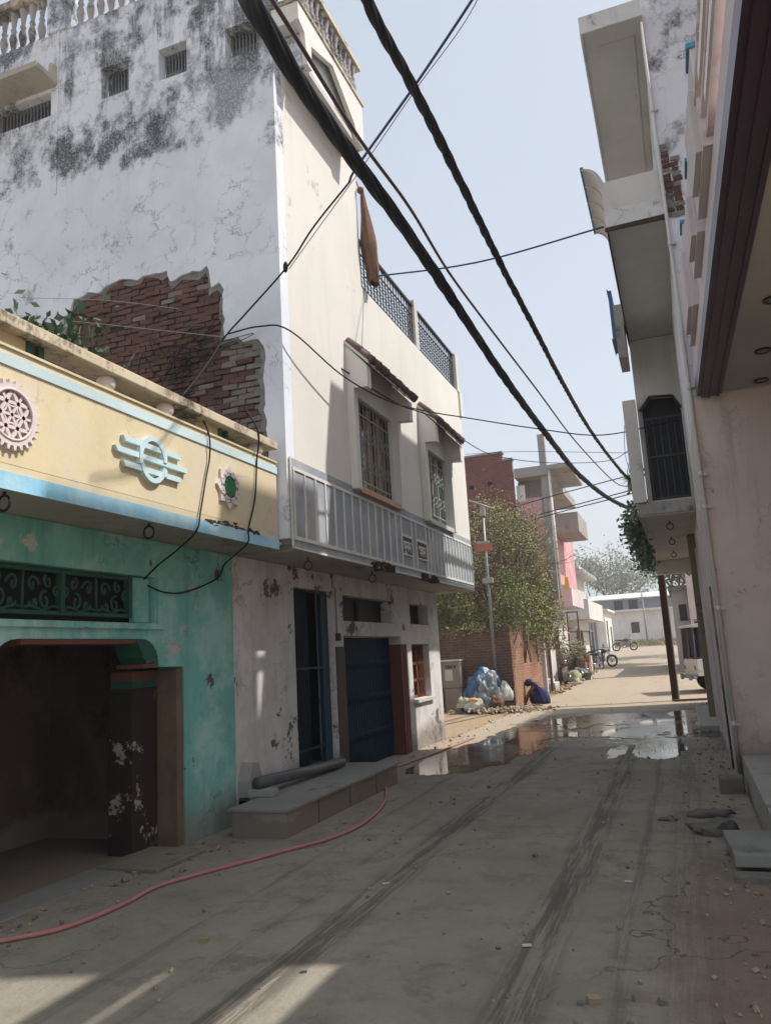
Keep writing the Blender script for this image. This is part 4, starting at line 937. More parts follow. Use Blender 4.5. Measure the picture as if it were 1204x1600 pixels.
g.build('panel_ribs','offwhite',bc); MB().box(-.63,-.585,10.58,12.52,8.25,8.28).build('panel_cap','blue_cap',bc)
w_=MB().box(-.50,-.36,13.3,14.1,6.35,7.3).build('window_box','cement',P2); MB().box(-.56,-.501,13.35,14.05,6.7,7.6).build('shutter','blue_panel',w_); MB().box(-.575,-.561,13.32,14.08,7.58,7.62).box(-.575,-.561,13.32,14.08,6.68,6.72).build('shutter_frame','cable_blue',w_)
# first-floor room wall with dark doorway
dv=[(-.26,4.0),(.385,4.0),(.395,5.58),(.28,5.82),(-.10,5.86),(-.29,5.62)]
MB().prism('y',14.2,14.35,[(-.33,3.955),(.419,3.955),(.419,6.94),(-.33,6.94)],[dv]).box(-.33,-.25,14.35,14.7,3.955,6.94).box(-.25,.419,14.62,14.7,3.955,6.94).build('room_wall','offwhite',P2)
dm=[( -.29+.0,4.0),(-.29,5.62)];
MB().box(-.32,.415,14.42,14.46,3.96,6.0).build('doorway_shade_sheet','hair',P2)  # near-black sheet paints in the shade of the room behind the opening
g=MB()
for x in (-.22,-.1,.02,.14,.26,.36): g.box(x-.008,x+.008,14.395,14.41,4.0,5.55)
for z in (4.05,4.8,5.5): g.box(-.24,.38,14.395,14.415,z,z+.03)
g.build('door_grille','bike_black',P2)
g=MB()
for a,b_ in zip(dv[2:],dv[3:]): g.tube([(a[0],14.19,a[1]),(b_[0],14.19,b_[1])],.022,6)
g.build('doorway_trim','bike_black',P2)
MB().box(-.56,-.34,14.0,14.19,3.96,5.80).build('parapet_pier','far_white',P2,.01)
MB().box(-.50,.419,14.08,22.4,3.72,3.74).build('porch_soffit','soffit_pink',P2)
MB().box(-.50,.419,14.06,22.4,3.741,3.95).build('porch_slab','slab_dirty',P2,.015)
MB().box(-.52,-.44,15.45,22.4,3.951,4.02).build('terrace_parapet','offwhite',P2,.01)
MB().prism('y',22.2,22.4,[(-.5,3.35),(.18,3.35),(.3,3.25),(.419,3.4),(.419,3.719),(-.5,3.719)]).build('end_beam','offwhite',P2)
for y in (14.9,17.3,20.0): MB().torus((-.02,y,3.62),.055,.011,'y',18).tube([(-.02,y,3.675),(-.02,y,3.72)],.012).build('ceiling_ring','rust',P2)
MB().box(.27,.418,17.1,17.3,0,3.71).build('mossy_column','mossy',P2,.01)
MB().box(.05,.419,15.4,20,-.05,.10).build('drain_step','cement',P2,.02)
# corner pipes
g=MB().tube([(.40,9.96,.1),(.40,9.96,10.3)],.022,8)
for z in (.6,1.9,3.1,3.5,4.6,6.5,8.4): g.lathe((.40,9.96,z),[(.03,0),(.03,.07)],8).box(.40,.47,9.95,9.995,z+.02,z+.05)
g.build('drain_pipe','offwhite',P2)
MB().tube([(.34,9.99,.15),(.34,9.99,2.2)],.012,6).build('thin_pipe','mossy',P2)
# creeper on slab edge
bt=thing('terrace_creeper','teal-green creeper hanging from the edge of the right-hand porch slab','creeper',(-.5,16,3.9))
st=MB(); pts=[]
for k in range(60):
    y=14.9+7.4*rnd.random()**1.1; x=-.56+rnd.gauss(0,.04); n=rnd.randint(2,4); p=[Vector((x+rnd.gauss(0,.04)-.03*j,y+rnd.gauss(0,.05),4.0-j*.16)) for j in range(n)]; st.tube(p,.006,4)
    for q in p:
        for _ in range(12): pts.append(q+Vector((rnd.gauss(-.05,.07),rnd.gauss(0,.12),rnd.gauss(0,.10))))
st.build('stems','bark',bt); MB().leaves(pts,.085,[0,1],2,.03,.0,.6).build('foliage',['leaf_teal','leaf_dark'],bt)
bt=thing('palm_sprig','spiky dark plant jutting out from the balcony pier above the cables','plant',(-.6,14.1,4.5))
lf=MB(); c0=Vector((-.58,14.1,4.42))
for k in range(60):
    d=Vector((rnd.uniform(-1,.1),rnd.gauss(0,.4),rnd.uniform(-.5,.7))).normalized(); L=rnd.uniform(.12,.30); w_=d.orthogonal().normalized()*.006; lf.add([c0-w_,c0+w_,c0+d*L+Vector((0,0,-.05))],[(0,1,2)])
lf.build('fronds','leaf_dark',bt); MB().tube([c0,c0+Vector((.03,0,-.45))],.012,5).build('stem','bark',bt)
# ================================================================== right-hand utility pole
UP2=thing('utility_pole','tall rusty steel utility pole standing at the right kerb by the puddles','utility pole',(-.42,23.2,0))
MB().box(-.51,-.33,23.17,23.23,0,7.3).box(-.52,-.49,23.1,23.3,0,7.3).build('shaft','rust',UP2); MB().box(-.35,-.32,23.1,23.3,0,7.3).build('lit_flange','cement',UP2)  # right flange paler than the rust: sunlit side put into its colour
MB().box(-.95,.1,23.12,23.17,6.4,6.48).build('crossarm','rust',UP2); MB().box(-.95,.1,23.12,23.17,5.5,5.57).build('crossarm','rust',UP2)
g=MB()
for x in (-.9,-.6,-.2,.05): g.lathe((x,23.14,6.48),[(.02,0),(.04,.03),(.025,.06),(.04,.09),(.02,.12)],8)
g.build('insulator','globe',UP2)
MB().box(-1.02,-.62,23.0,23.15,5.85,6.15).build('meter_box','cement',UP2,.01)
tag(MB().obox((-.05,22.9,.04),.9,.12,.05,.25).build('wooden_plank','rust',None,.01),'rusty plank lying on the ground beside the steel pole','plank')
# ================================================================== right side beyond
P3=thing('roadside_building','grey and pink plastered building with a mossy ledge behind the parked jeep','building',(1.4,38,0))
MB().box(-.35,2.8,36,36.2,0,3.7).box(-.35,-.15,36.2,42,0,3.7).build('wall','cement',P3)
MB().box(-.45,2.9,35.7,42,3.7,3.9).build('ledge','mossy',P3); MB().box(.3,.75,35.6,35.95,0,7.5).build('pillar','pink_pale',P3); MB().box(1.0,3,35.9,35.98,3.9,7.2).build('upper_wall','yellowish',P3)
MB().box(-.36,-.351,37.5,38.2,1.8,2.8).build('window','darkness',P3); MB().box(-.1,.2,35.98,35.99,2.4,3.1).build('vent','darkness',P3)
tree('shade_tree','leafy dark green tree rising behind the steel utility pole','tree',-.15,44,3.6,1.9,.14,3,['leaf_teal','leaf_dark'],.16,5,.28,limit=lambda p:p.z>2.8,nb=6)
tree('shade_tree','second green tree farther along the right side, seen under the porch beam','tree',.8,52,4.0,2.2,.16,3,['leaf_teal','leaf_dark'],.17,4,.3,nb=5)
# ================================================================== jeep
J=thing('parked_jeep','old white open jeep with a black canvas canopy, parked behind the steel pole','jeep',(0,0,0))
b=MB(); b.prism('y',-.75,-.70,[(0,.5),(.02,1.0),(3.3,1.0),(3.3,.45)]+[(2.9,.45)]+[(2.55+.36*math.cos(R(a)),.36+.36*math.sin(R(a))) for a in range(20,161,20)]+[(2.2,.42),(1.1,.42)]+[(.68+.38*math.cos(R(a)),.36+.38*math.sin(R(a))) for a in range(20,161,20)]+[(.2,.5)])
b.prism('y',.70,.75,[(0,.5),(.02,1.0),(3.3,1.0),(3.3,.45),(.2,.45)]); b.box(0,.05,-.70,.70,.5,1.0).box(.05,3.3,-.70,.70,.5,.55).box(2.0,3.3,-.5,.5,.56,1.12).box(2.0,2.05,-.7,.7,.55,1.05)
body=b.build('body','jeep_white',J,.008)
MB().box(-.02,.0,-.68,-.5,.55,.9).box(-.02,0,.5,.68,.55,.9).build('rear_panel','jeep_white',body,.01)
for s in (-1,1):
    MB().box(-.04,-.02,s*.6-.05,s*.6+.05,.68,.80).build('tail_lamp','red_lens',J,.005)
MB().box(-.14,-.02,-.72,.72,.42,.52).box(-.2,-.14,-.6,-.4,.38,.56).box(-.2,-.14,.4,.6,.38,.56).build('bumper','grey_metal',J,.01)
for x in (.68,2.6):
    for s in (-1,1):
        w_=MB().lathe((x,s*.72,.36),[(.2,-.10),(.33,-.10),(.36,-.07),(.36,.07),(.33,.10),(.2,.10)],24,0,'y').build('tyre','rubber',J)
        MB().lathe((x,s*.72,.36),[(.02,-.09),(.19,-.085),(.20,.0),(.02,.06)],16,0,'y').build('rim','jeep_white',w_)
for s in (-1,1):
    MB().box(.35,1.05,s*.71,s*.84,.74,.78).build('wheel_arch','jeep_white',J,.01)
cn=MB(); cn.box(.02,.06,-.72,-.15,1.0,1.95).box(.02,.06,.15,.72,1.0,1.95).box(.02,.06,-.15,.15,1.55,1.95)
cn.box(.1,.8,-.735,-.72,1.02,1.95).box(.8,2.0,-.735,-.72,1.6,1.95).box(.1,2.0,.72,.735,1.02,1.95); cn.build('canopy','canvas_black',J,.01)
rf=[(-.05,1.95),(-.03,2.03),(.5,2.07),(1.4,2.08),(2.1,2.03),(2.12,1.95)]
MB().prism('y',-.80,.80,rf).build('roof','offwhite',J,.02)
g=MB()
for y in (-.70,.0,.70): MB().tube([(.0,y,1.0),(.02,y,1.95)],.02,6).build('canopy_post','bike_grey',J)
for z in (1.15,1.35,1.55,1.75): g.tube([(.85,-.75,z),(1.6,-.75,z)],.014,6)
for x in (.85,1.2,1.6): g.tube([(x,-.75,1.0),(x,-.75,1.95)],.018,6)
g.build('canopy_frame','bike_grey',J)
MB().box(.4,1.7,-.5,.5,2.09,2.16).tube([(.4,-.55,2.2),(1.7,-.55,2.2)],.015,6).tube([(.4,.55,2.2),(1.7,.55,2.2)],.015,6).build('roof_rack','rust',J)
MB().box(.5,1.0,-.6,.6,.56,.85).build('bench','canvas_black',J,.03)
g=MB()
for k in range(4): g.box(.12+.17*k,.24+.17*k,-.70,-.5,1.0,1.05)
g.build('folded_straps','globe',J,.01)
J.location=(.06,26.55,0.016); J.rotation_euler=(0,0,R(14))
# ================================================================== motorcycles
def motorcycle(label,loc,rz,cargo=False,group='motorcycles parked along the left side of the street'):
    t=thing('motorcycle',label,'motorcycle',(0,0,0),group)
    for x in (0,1.28):
        w_=MB().torus((x,0,.30),.27,.045,'y',26,ts=8).build('wheel','rubber',t)
        g=MB().torus((x,0,.30),.225,.012,'y',22).lathe((x,0,.30),[(.05,-.05),(.07,-.02),(.07,.02),(.05,.05)],10,0,'y')
        for k in range(10): a=2*PI*k/10; g.tube([(x,0,.30),(x+.22*math.cos(a),0,.30+.22*math.sin(a))],.005,4)
        g.build('rim','chrome',w_)
    MB().tube([(1.28,.07,.30),(1.05,.07,.88)],.022,7).tube([(1.28,-.07,.30),(1.05,-.07,.88)],.022,7).build('fork','chrome',t)
    MB().tube([(1.05,0,.85),(.55,0,.70),(.0,0,.62)],.03,7).tube([(.95,0,.8),(.75,0,.32),(.45,0,.28),(0,.08,.30)],.025,7).tube([(.35,.12,.66),(0,.12,.30)],.022,6).tube([(.35,-.12,.66),(0,-.12,.30)],.022,6).build('frame','bike_black',t)
    MB().ball((.78,0,.80),.2,16,10,0,(1.25,.62,.6)).build('fuel_tank','bike_black',t)
    MB().ball((.28,0,.80),.2,16,10,0,(1.9,.62,.3)).build('seat','canvas_black',t)
    MB().box(.5,.85,-.11,.11,.28,.55).lathe((.72,0,.52),[(.09,0),(.09,.16)],12).build('engine','bike_grey',t,.03)
    MB().tube([(.7,-.13,.36),(.4,-.15,.28),(-.15,-.17,.34)],[.025,.035,.045],8).build('exhaust','chrome',t)
    MB().tube([(1.0,-.36,.98),(1.03,-.12,.99),(1.03,.12,.99),(1.0,.36,.98)],.015,7).build('handlebar','bike_black',t)
    for s in (-1,1):
        MB().tube([(1.02,s*.2,.99),(1.03,s*.28,1.13)],.006,5).ball((1.03,s*.29,1.16),.05,10,7,0,(.3,1.1,.8)).build('mirror','bike_black',t)
    MB().ball((1.16,0,.86),.10,12,8,0,(.8,1,1)).build('headlight','chrome',t)
    MB().prism('y',-.06,.06,[(1.28+.33*math.cos(R(a)),.30+.33*math.sin(R(a))) for a in range(20,150,13)]+[(1.28+.31*math.cos(R(a)),.30+.31*math.sin(R(a))) for a in range(150,20,-13)]).build('front_mudguard','bike_black',t)
    MB().prism('y',-.075,.075,[(.36*math.cos(R(a)),.30+.36*math.sin(R(a))) for a in range(50,200,15)]+[(.34*math.cos(R(a)),.30+.34*math.sin(R(a))) for a in range(200,50,-15)]).build('rear_mudguard','bike_grey',t)
    MB().box(-.20,-.15,-.06,.06,.70,.78).build('tail_light','red_lens',t,.01)
    MB().box(-.29,-.275,-.09,.09,.50,.60).build('number_plate','offwhite',t)
    if cargo: MB().box(-.35,.1,-.32,-.1,.55,.9).build('side_bag','rag',t,.03)
    t.location=loc; t.rotation_euler=(0,R(-0),R(rz)); return t
motorcycle('black motorcycle seen from behind with a red tail light, nearest of those on the left',(-4.42,31.0,gz(31.0)+.01),97)
motorcycle('dusty motorcycle standing just beyond the nearest black one, with sacks beside it',(-4.15,32.6,gz(32.6)+.01),100,True)
motorcycle('grey-black motorcycle third in the near row, beside the tall reddish door frame',(-4.25,35.2,gz(35.2)+.01),104)
motorcycle('black motorcycle parked beyond the white carton, nose towards the stall',(-4.35,39.6,gz(39.6)+.01),75)
motorcycle('black motorcycle turned across the roadside in front of the stall',(-4.75,42.6,gz(42.6)+.01),-25)
motorcycle('dark motorcycle parked alone by the whitewashed gate building at the bend',(-5.0,63.5,gz(63.5)+.01),10)
tag(heap('','','',(-4.25,32.2,gz(32.2)+.12),.30,(.9,.8,1.3),'sack_olive',.3,22,.1,24,14).build('sack','sack_olive'),'khaki sack standing beside the two near motorcycles','sack')
tag(heap('','','',(-4.2,34.2,gz(34.2)+.12),.26,(1,.8,1.3),'sack_white',.3,25,.1,24,14).build('sack','sack_white'),'pale sack on a plank between the motorcycles and the carton stack','sack')
tag(MB().box(-4.5,-3.9,31.5,31.8,gz(31.5)+.0,gz(31.5)+.09).build('stone_plank','offwhite',None,.01),'pale stone slab on the ground before the khaki sack','slab')
tag(MB().lathe((-3.95,33.8,gz(33.8)),[(.15,0),(.22,.28),(.24,.3),(.20,.28)],16).build('bucket','mossy'),'grey-green bucket at the road edge beyond the khaki sack','bucket')
tag(MB().box(-4.95,-4.2,37.4,37.9,gz(37.5)+.55,gz(37.5)+.95).box(-4.9,-4.84,37.4,37.9,gz(37.5),gz(37.5)+.55).box(-4.3,-4.24,37.4,37.9,gz(37.5),gz(37.5)+.55).build('wooden_bench','wood_red',None,.01),'reddish wooden chest on legs beyond the motorcycles','chest')
tag(MB().box(-4.7,-4.3,39.2,39.7,gz(39)+.0,gz(39)+.75).build('carton','globe',None,.01),'white carton standing beside the reddish chest','carton')
tag(MB().obox((-4.35,41,gz(41)+.16),.8,.8,.08,Matrix.Rotation(.2,3,'X')).box(-4.7,-4.0,40.6,40.8,gz(41)-.02,gz(41)+.12).build('glossy_sheet','sack_white',None,.01),'shiny pale sheet lying on a low crate by the roadside','sheet')
tag(MB().box(-5.3,-4.75,41,41.6,gz(41)+.75,gz(41)+1.2).box(-5.25,-4.8,41.05,41.55,gz(41),gz(41)+.75).build('grey_tub','grey_metal',None,.04),'grey plastic tub set on a stand in front of the stall','tub')
# red door frame leaning + arch ring
g=MB().box(-5.25,-5.18,39,39.06,gz(39),gz(39)+2.9).box(-4.75,-4.68,39,39.06,gz(39),gz(39)+2.9).box(-5.18,-4.75,39,39.06,gz(39)+2.84,gz(39)+2.9).box(-5.18,-4.75,39,39.06,gz(39)+1.3,gz(39)+1.36).box(-5.18,-4.75,39,39.06,gz(39)+1.9,gz(39)+1.96)
tag(g.build('door_frame','wood_red'),'tall reddish wooden door frame standing open beside the pink building','door frame')
bt=thing('dry_shrub','brown dry shrub behind the two near motorcycles','shrub',(-4.6,33,gz(33)))
st=MB(); pts=[]
for k in range(60):
    a=rnd.uniform(0,6.28); p=[Vector((-4.6,33,gz(33)))+Vector((math.cos(a)*.6*j,math.sin(a)*.6*j,1.3*j*rnd.uniform(.8,1.1))) for j in (0,.5,1)]; st.tube(p,.012,4); pts+=p[1:]
st.build('stems','bark',bt); MB().leaves(pts,.10,[0,1],16,.16,.2,.4).build('foliage',['leaf_dry','leaf'],bt)
# ================================================================== squatting woman
Wm=thing('person','person in dark blue sari squatting by the brick wall with bowed head','person',(-4.1,23.75,.0))
V=[];E=[];RR=[]
def node(p,r,par=None):
    V.append(p);RR.append(r)
    if par is not None:E.append((par,len(V)-1))
    return len(V)-1
pel=node((.04,0,.20),.13); sp1=node((-.04,0,.36),.115,pel); ch=node((-.14,0,.49),.12,sp1); nk=node((-.24,0,.56),.05,ch); hd0=node((-.30,0,.585),.075,nk); hd=node((-.37,0,.575),.088,hd0); hd2=node((-.42,0,.53),.062,hd)
for s in (-1,1):
    kn=node((-.26,s*.15,.36),.062,node((-.10,s*.11,.27),.085,pel)); an=node((-.12,s*.13,.07),.036,node((-.18,s*.14,.22),.05,kn)); node((-.27,s*.14,.03),.028,an)
    el=node((-.34,s*.20,.33),.036,node((-.19,s*.17,.49),.05,ch)); wr=node((-.44,s*.12,.15),.024,el); pa=node((-.465,s*.11,.10),.03,wr)
    for k in range(4): node((-.49-.006*k*(2-k),s*(.088+.016*k),.035+.006*abs(k-1.5)),.0085,node((-.482,s*(.09+.014*k),.065),.0095,pa))
    node((-.455,s*.07,.06),.009,node((-.46,s*.085,.08),.011,pa))
me=bpy.data.meshes.new('body'); me.from_pydata(V,E,[]); bo=bpy.data.objects.new('body',me); COL.objects.link(bo); bo.parent=Wm
sk=bo.modifiers.new('skin','SKIN'); me.skin_vertices[0].data[0].use_root=True
for i,r in enumerate(RR): me.skin_vertices[0].data[i].radius=(r,r)
bo.modifiers.new('sub','SUBSURF').levels=1; me.materials.append(M['skin']); sk.use_smooth_shade=True
def shell(secs,seg=20,fold=.012,nf=9):
    vs=[]
    for i,(c,rx,ry,rz_) in enumerate(secs):
        for k in range(seg):
            a=2*PI*k/seg; q=1+fold/max(rx,.05)*math.sin(a*nf+i)
            vs.append((c[0]+math.cos(a)*rx*q*1.0,c[1]+math.sin(a)*ry*q,c[2]+math.cos(a)*rz_))
    n=len(secs); fs=[(i*seg+k,i*seg+(k+1)%seg,(i+1)*seg+(k+1)%seg,(i+1)*seg+k) for i in range(n-1) for k in range(seg)]+[tuple(range(seg))[::-1],tuple((n-1)*seg+k for k in range(seg))]
    return MB().add([Vector(v)+Wm.location for v in vs],fs,0,True)
shell([((-.06,0,.015),.25,.235,0),((-.07,0,.10),.27,.25,.0),((-.08,0,.22),.26,.24,-.02),((-.08,0,.34),.23,.23,-.05),((-.09,0,.42),.19,.215,-.08),((-.11,0,.50),.15,.20,-.09),((-.16,0,.565),.10,.15,-.05),((-.20,0,.60),.05,.08,-.02)],40,.022,11).build('sari','sari',Wm)
MB().ball(Vector((-.345,0,.60))+Wm.location,.105,16,10,0,(1.05,.92,.95),.15,3).build('head_scarf','sari',Wm)
MB().ball(Vector((-.385,0,.575))+Wm.location,.09,14,10,0,(1,.95,1)).build('hair','hair',Wm)
Wm.scale=(1.05,1.05,1.05)
# ================================================================== wires
def twist(name,label,pts,r,strands,pitch,mat='cable',loose=0):
    P=spline(pts,14); out=[]; acc=0; L=[0]
    for i in range(1,len(P)): acc+=(P[i]-P[i-1]).length; L.append(acc)
    n=int(acc/.05); Q=[]; j=0
    for i in range(n+1):
        s=acc*i/n
        while j<len(L)-2 and L[j+1]<s: j+=1
        Q.append(P[j].lerp(P[j+1],min(1,(s-L[j])/max(1e-6,L[j+1]-L[j]))))
    mb=MB()
    for k in range(strands):
        path=[]
        for i,q in enumerate(Q):
            t=(Q[min(i+1,n)]-Q[max(i-1,0)]).normalized(); u=t.cross(Vector((0,0,1))).normalized(); w=t.cross(u)
            a=2*PI*(k/strands+acc*i/n/pitch)+1.2*noise.noise(Vector((i*.02,9,0))); rr_=r*.56*(1+.35*noise.noise(Vector((i*.05,k*3.7,0)))); path.append(q+(u*math.cos(a)+w*math.sin(a))*rr_)
        mb.tube(path,r*.55,8)
    if loose:
        for i in range(loose):
            c=rnd.randint(0,n-14); 
            if Q[c].y<5: continue
            pth=[Q[c+m]+Vector((rnd.gauss(0,.01),0,-math.sin(PI*m/12)*rnd.uniform(.03,.09)+r*.3)) for m in range(13)]; mb.tube(pth,.012,5)
    return tag(mb.build(name,mat),label,'cable')
twist('cable_bundle','thickest black twisted cable bundle, crossing from the top left down to the right-hand pole',[(-1.35,2.2,4.3),(-1.49,2.6,4.57),(-1.64,3.0,4.81),(-1.77,3.8,5.01),(-1.83,4.7,5.13),(-1.86,5.8,5.24),(-1.89,7.2,5.30),(-1.93,8.9,5.34),(-1.95,11,5.37),(-1.95,14,5.45),(-1.85,18,5.47),(-1.45,21,5.36),(-.92,23,5.32),(-.5,23.15,5.5)],.050,5,2.4,loose=34)
twist('cable_bundle','thinner black twisted cable, the right one of the two bundles crossing the sky',[(-1.2,2.4,5.1),(-1.29,3.6,5.36),(-1.34,4.0,5.46),(-1.38,4.8,5.64),(-1.43,5.8,5.81),(-1.48,7.0,5.95),(-1.54,9,6.14),(-1.57,11.5,6.31),(-1.58,14.5,6.44),(-1.49,18,6.46),(-1.22,21.5,6.36),(-.92,23.1,6.2),(-.5,23.15,6.3)],.038,4,1.3,loose=20)
def wire(label,pts,r,mat,name='overhead_wire',cat='wire',grp=None):
    return tag(MB().tube(spline(pts,6),r,6).build(name,mat),label,cat,grp)
wire('single maroon-black wire running alongside the thickest cable bundle',[(-1.45,2.2,4.6),(-1.6,3.0,4.94),(-1.69,3.5,5.13),(-1.83,4.9,5.39),(-1.89,6.3,5.61),(-2.0,8,5.8),(-2.0,10,5.93),(-1.92,13.5,6.06),(-1.76,17.5,6.07),(-1.3,22,5.95),(-.95,23.2,6.01)],.014,'cable_red')
bl=[(-.6,5.6,7.8),(-.95,6.0,7.45),(-1.12,6.1,7.34),(-1.77,6.4,6.94),(-2.52,6.7,6.48)]
wire('blue wire slanting from the top of the sky down to the left house corner',bl+[(-2.65,6.75,6.35)],.013,'cable_blue')
wire('black wire sagging past the white house corner down to the yellow parapet coping',[(-2.65,6.75,6.35),(-3.11,6.85,6.03),(-3.47,6.95,5.73),(-4.14,7.15,5.38),(-4.46,7.3,5.27),(-4.29,6.6,4.62),(-4.08,5.9,4.07)],.010,'cable')
wire('thin second wire twisted beside the blue one above the white wall',[(-.6,5.65,7.75),(-1.1,6.1,7.28),(-1.80,6.42,6.88),(-2.52,6.72,6.42),(-3.11,6.87,5.97),(-3.47,6.97,5.70)],.005,'wire_grey')
tag(MB().ball((-3.50,6.95,5.72),.03,8,6,0,(1,.6,2.2)).build('wire_joint','cable'),'small taped joint on the black wire in front of the white corner','wire joint')
wire('blue-grey wire stretched nearly level from the iron railing to the right-hand balcony',[(-3.78,10.1,7.11),(-2.1,10.08,6.94),(-.37,9.98,6.98)],.013,'cable_blue')
wire('black wire drooping past both awnings and over the street to the dark doorway',[(-4.44,7.3,5.29),(-4.0,7.27,5.28),(-3.70,7.42,5.22),(-3.58,8.6,5.05),(-3.45,10,5.1),(-3.3,11.5,5.35),(-3.15,12.8,5.6),(-2.02,13.5,5.4),(-.94,14,5.24),(.30,14.12,5.35)],.010,'cable')
wire('thin black wire from the front window awnings to the top of the steel pole',[(-3.8,9.05,5.35),(-3.46,10.2,5.15),(-3.46,12.1,5.45),(-3.75,15,5.85),(-3.7,18,6.15),(-2.83,21,6.5),(-1.47,23,6.8),(-.83,23.2,7.1)],.010,'cable')
for i,(lb,p) in enumerate((('upper of the three wires from the brick building to the steel pole',[(-6.64,27.9,6.4),(-3.83,26,6.5),(-.91,23.2,6.34)]),('middle of the three wires from the brick building to the steel pole',[(-6.67,27.9,5.9),(-3.87,26,6.0),(-.87,23.2,5.91)]),('lowest of the three wires from the brick building to the steel pole',[(-6.67,27.9,5.3),(-4.54,26,5.75),(-.88,23.2,5.81)]))):
    wire(lb,p,.016,'cable')
wire('thin wire over the roof of the brick building to the steel pole',[(-6.9,28,8.9),(-4.5,26,8.2),(-.8,23.3,7.0)],.008,'cable')
wire('faint wire from the cream balcony house to the steel pole',[(-5.0,46,5.9),(-.9,23.3,4.6)],.008,'wire_grey')
wire('faint wire crossing low in the sky above the far tree',[(-4.5,40,6.6),(-2.0,60,6.9),(-.2,44,5.5)],.010,'wire_grey')
wire('looping loose wire beside the meter box at the pole top',[(-.85,23.1,6.9),(-1.0,23.0,6.3),(-.9,23.0,5.7),(-.7,23.0,5.0),(-.62,23.05,4.2)],.008,'cable')
wire('loose wire looping from the pole top towards the pier of the dark doorway',[(-.9,23.1,6.3),(-.95,22,6.7),(-.7,18,6.5),(-.36,14.1,5.3)],.008,'cable')
wire('loose cable hanging down the yellow parapet between bar emblem and green star',[(-4.0,6.02,3.97),(-3.885,6.03,3.72),(-3.885,6.04,3.5),(-3.885,5.98,3.3),(-3.885,5.88,2.96),(-3.89,5.82,2.78),(-4.2,5.98,2.66),(-4.47,6.09,2.57),(-4.47,5.86,2.41)],.008,'cable','hanging_cable','cable')
wire('loose cable right of the green star, looping onto the turquoise wall',[(-3.95,6.8,4.2),(-3.83,6.86,3.93),(-3.885,6.91,3.65),(-3.885,6.85,3.24),(-3.885,6.71,2.92),(-3.89,6.7,2.78),(-4.3,7.1,2.72),(-4.47,7.2,2.66),(-4.47,7.05,2.50),(-4.47,6.49,2.33),(-4.47,6.14,2.31),(-4.5,5.95,2.36)],.008,'cable','hanging_cable','cable')
wire('lower thin pale string stretched across the brick patch',[(-7.55,7.3,6.18),(-6,7.3,5.72),(-4.5,7.3,5.27)],.004,'wire_grey')
wire('upper thin pale string above the palm plant',[(-7.5,7.32,6.42),(-6.2,7.32,6.1),(-5.1,7.32,5.75)],.004,'wire_grey')
g=MB()
for k in range(16):
    c=Vector((-5.0+rnd.gauss(0,.18),7.38,5.1+rnd.gauss(0,.2))); g.tube(spline([c+Vector((rnd.gauss(0,.15),rnd.uniform(-.05,.03),rnd.gauss(0,.15))) for _ in range(5)],5),.005,4)
tag(g.build('wire_tangle','cable'),'tangle of black wires against the exposed brickwork','wire tangle')
# rag on the terrace corner
g=MB(); vs=[]
for i in range(15):
    z=8.40-i*.1; w_=.03+.10*min(1,i/8)*(1-.35*max(0,i-9)/5)
    for k in range(14):
        a=2*PI*k/14; q=1+.25*math.sin(a*5+i*.3); vs.append((-3.72+w_*q*math.cos(a)*.8+.004*i,9.98+w_*q*math.sin(a)*.9+.012*i,z+.02*math.sin(a*3)))
g.add(vs,[(i*14+k,i*14+(k+1)%14,(i+1)*14+(k+1)%14,(i+1)*14+k) for i in range(14) for k in range(14)],0,True).ball((-3.74,9.97,8.44),.055,10,7)
g.tube([(-3.80,9.97,8.6),(-3.74,9.97,8.4)],.01,5)
tag(g.build('cloth_rag','rag'),'twisted brown cloth hanging at the terrace corner of the white house','cloth')
wire('thin cord dropping from the brown cloth to the window awning',[(-3.76,10.1,7.0),(-3.775,9.75,6.3),(-3.78,9.5,5.75)],.004,'wire_grey')
# small litter on road
for x,y,lb in ((-2.2,5.6,'tiny pale scrap of paper on the road left of the centre tyre track'),(-1.0,4.6,'tiny scrap lying on the right tyre track near the camera'),(-.55,5.9,'small dry leaf on the road close to the stones')):
    tag(MB().obox((x,y,.012),.05,.03,.006,rnd.random()).build('litter','sack_white'),lb,'litter')
GR={'overhead_wire':'wires strung over the street','cable_bundle':'twisted cable bundles over the street','hanging_cable':'loose cables on the yellow parapet','stone':'stones by the porch edge','sack':'sacks along the left roadside','potted_plant':'plants on the terrace','utility_pole':'utility poles','litter':'litter on the road','dry_tree':'dry trees behind the brick wall','shade_tree':'trees on the right side'}
for o in list(COL.objects):
    k=o.name.split('.')[0]
    if o.parent is None and k in GR: o['group']=GR[k]
# ================================================================== camera, light
cam=bpy.data.cameras.new('camera'); co=bpy.data.objects.new('camera',cam); COL.objects.link(co)
RT=Vector((0.934505632476185,-0.11547013272773701,-0.33669848725250356)); FW=Vector((0.35150191836076977,0.15032186609934736,0.9240399006326019)); UP=Vector((-0.05608586505514779,-0.9818706559523248,0.18106460372134325))
ax=Vector((RT[0],FW[0],UP[0])); ay=-Vector((RT[1],FW[1],UP[1])); az=-Vector((RT[2],FW[2],UP[2]))
co.matrix_world=Matrix(((ax.x,ay.x,az.x,0),(ax.y,ay.y,az.y,0),(ax.z,ay.z,az.z,1.6),(0,0,0,1)))
cam.sensor_fit='VERTICAL'; cam.sensor_height=36; cam.sensor_width=27; cam.lens=1230/1600*36; cam.clip_end=3000; SC.camera=co
sd=Vector((.3,.10,.435)).normalized()
sun=bpy.data.lights.new('sun','SUN'); so=bpy.data.objects.new('sun',sun); COL.objects.link(so); sun.energy=SUN_E; sun.angle=R(.6); sun.color=(1,.95,.88)
so.rotation_euler=sd.to_track_quat('Z','Y').to_euler(); so.location=(10,10,30)
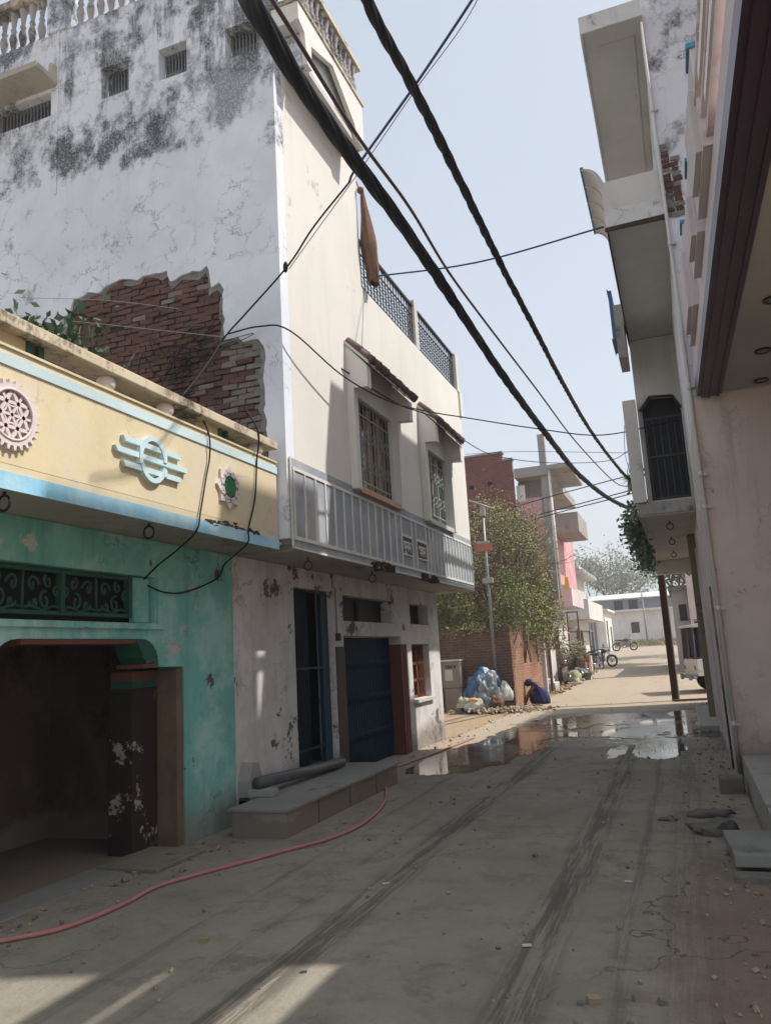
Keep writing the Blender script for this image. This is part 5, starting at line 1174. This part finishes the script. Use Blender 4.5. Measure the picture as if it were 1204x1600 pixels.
W=bpy.data.worlds.new('World'); SC.world=W; W.use_nodes=True; nt=W.node_tree; nt.nodes.clear()
sky=nt.nodes.new('ShaderNodeTexSky'); sky.sky_type='NISHITA'; sky.sun_disc=False; sky.sun_elevation=math.asin(sd.z); sky.sun_rotation=math.atan2(sd.x,sd.y); sky.dust_density=DUST; sky.air_density=AIR; sky.ozone_density=1.2; sky.altitude=100
bg=nt.nodes.new('ShaderNodeBackground'); bg.inputs[1].default_value=SKY_E; ow=nt.nodes.new('ShaderNodeOutputWorld')
mx=nt.nodes.new('ShaderNodeMix'); mx.data_type='RGBA'; mx.inputs[0].default_value=.62; tc=nt.nodes.new('ShaderNodeTexCoord'); sx_=nt.nodes.new('ShaderNodeSeparateXYZ'); nt.links.new(tc.outputs['Generated'],sx_.inputs[0]); cr=nt.nodes.new('ShaderNodeMapRange'); cr.inputs[1].default_value=0.; cr.inputs[2].default_value=.75; nt.links.new(sx_.outputs[2],cr.inputs[0]); m2=nt.nodes.new('ShaderNodeMix'); m2.data_type='RGBA'; m2.inputs[6].default_value=(5.3,5.45,5.5,1); m2.inputs[7].default_value=(4.0,4.4,4.75,1); nt.links.new(cr.outputs[0],m2.inputs[0]); nt.links.new(m2.outputs[2],mx.inputs[7]); nt.links.new(sky.outputs[0],mx.inputs[6]); nt.links.new(mx.outputs[2],bg.inputs[0]); nt.links.new(bg.outputs[0],ow.inputs[0])
if HAZE>0:
    t=NT('haze_air'); pv=t.n('ShaderNodeVolumePrincipled',{'Color':(.93,.95,1.,1),'Density':HAZE,'Anisotropy':.3}); t.n('ShaderNodeOutputMaterial',{'Volume':pv.outputs[0]}); M['haze']=t.m
    hz=MB().box(-950,950,-120,1250,-1.5,14).build('haze','haze'); hz['kind']='stuff'
vs_=SC.view_settings; vs_.view_transform='Standard'; vs_.look='None'; vs_.gamma=1; vs_.exposure=EXPO; vs_.use_curve_mapping=False
SC.render.engine='CYCLES'; SC.cycles.max_bounces=8; SC.cycles.diffuse_bounces=5; SC.cycles.volume_bounces=0
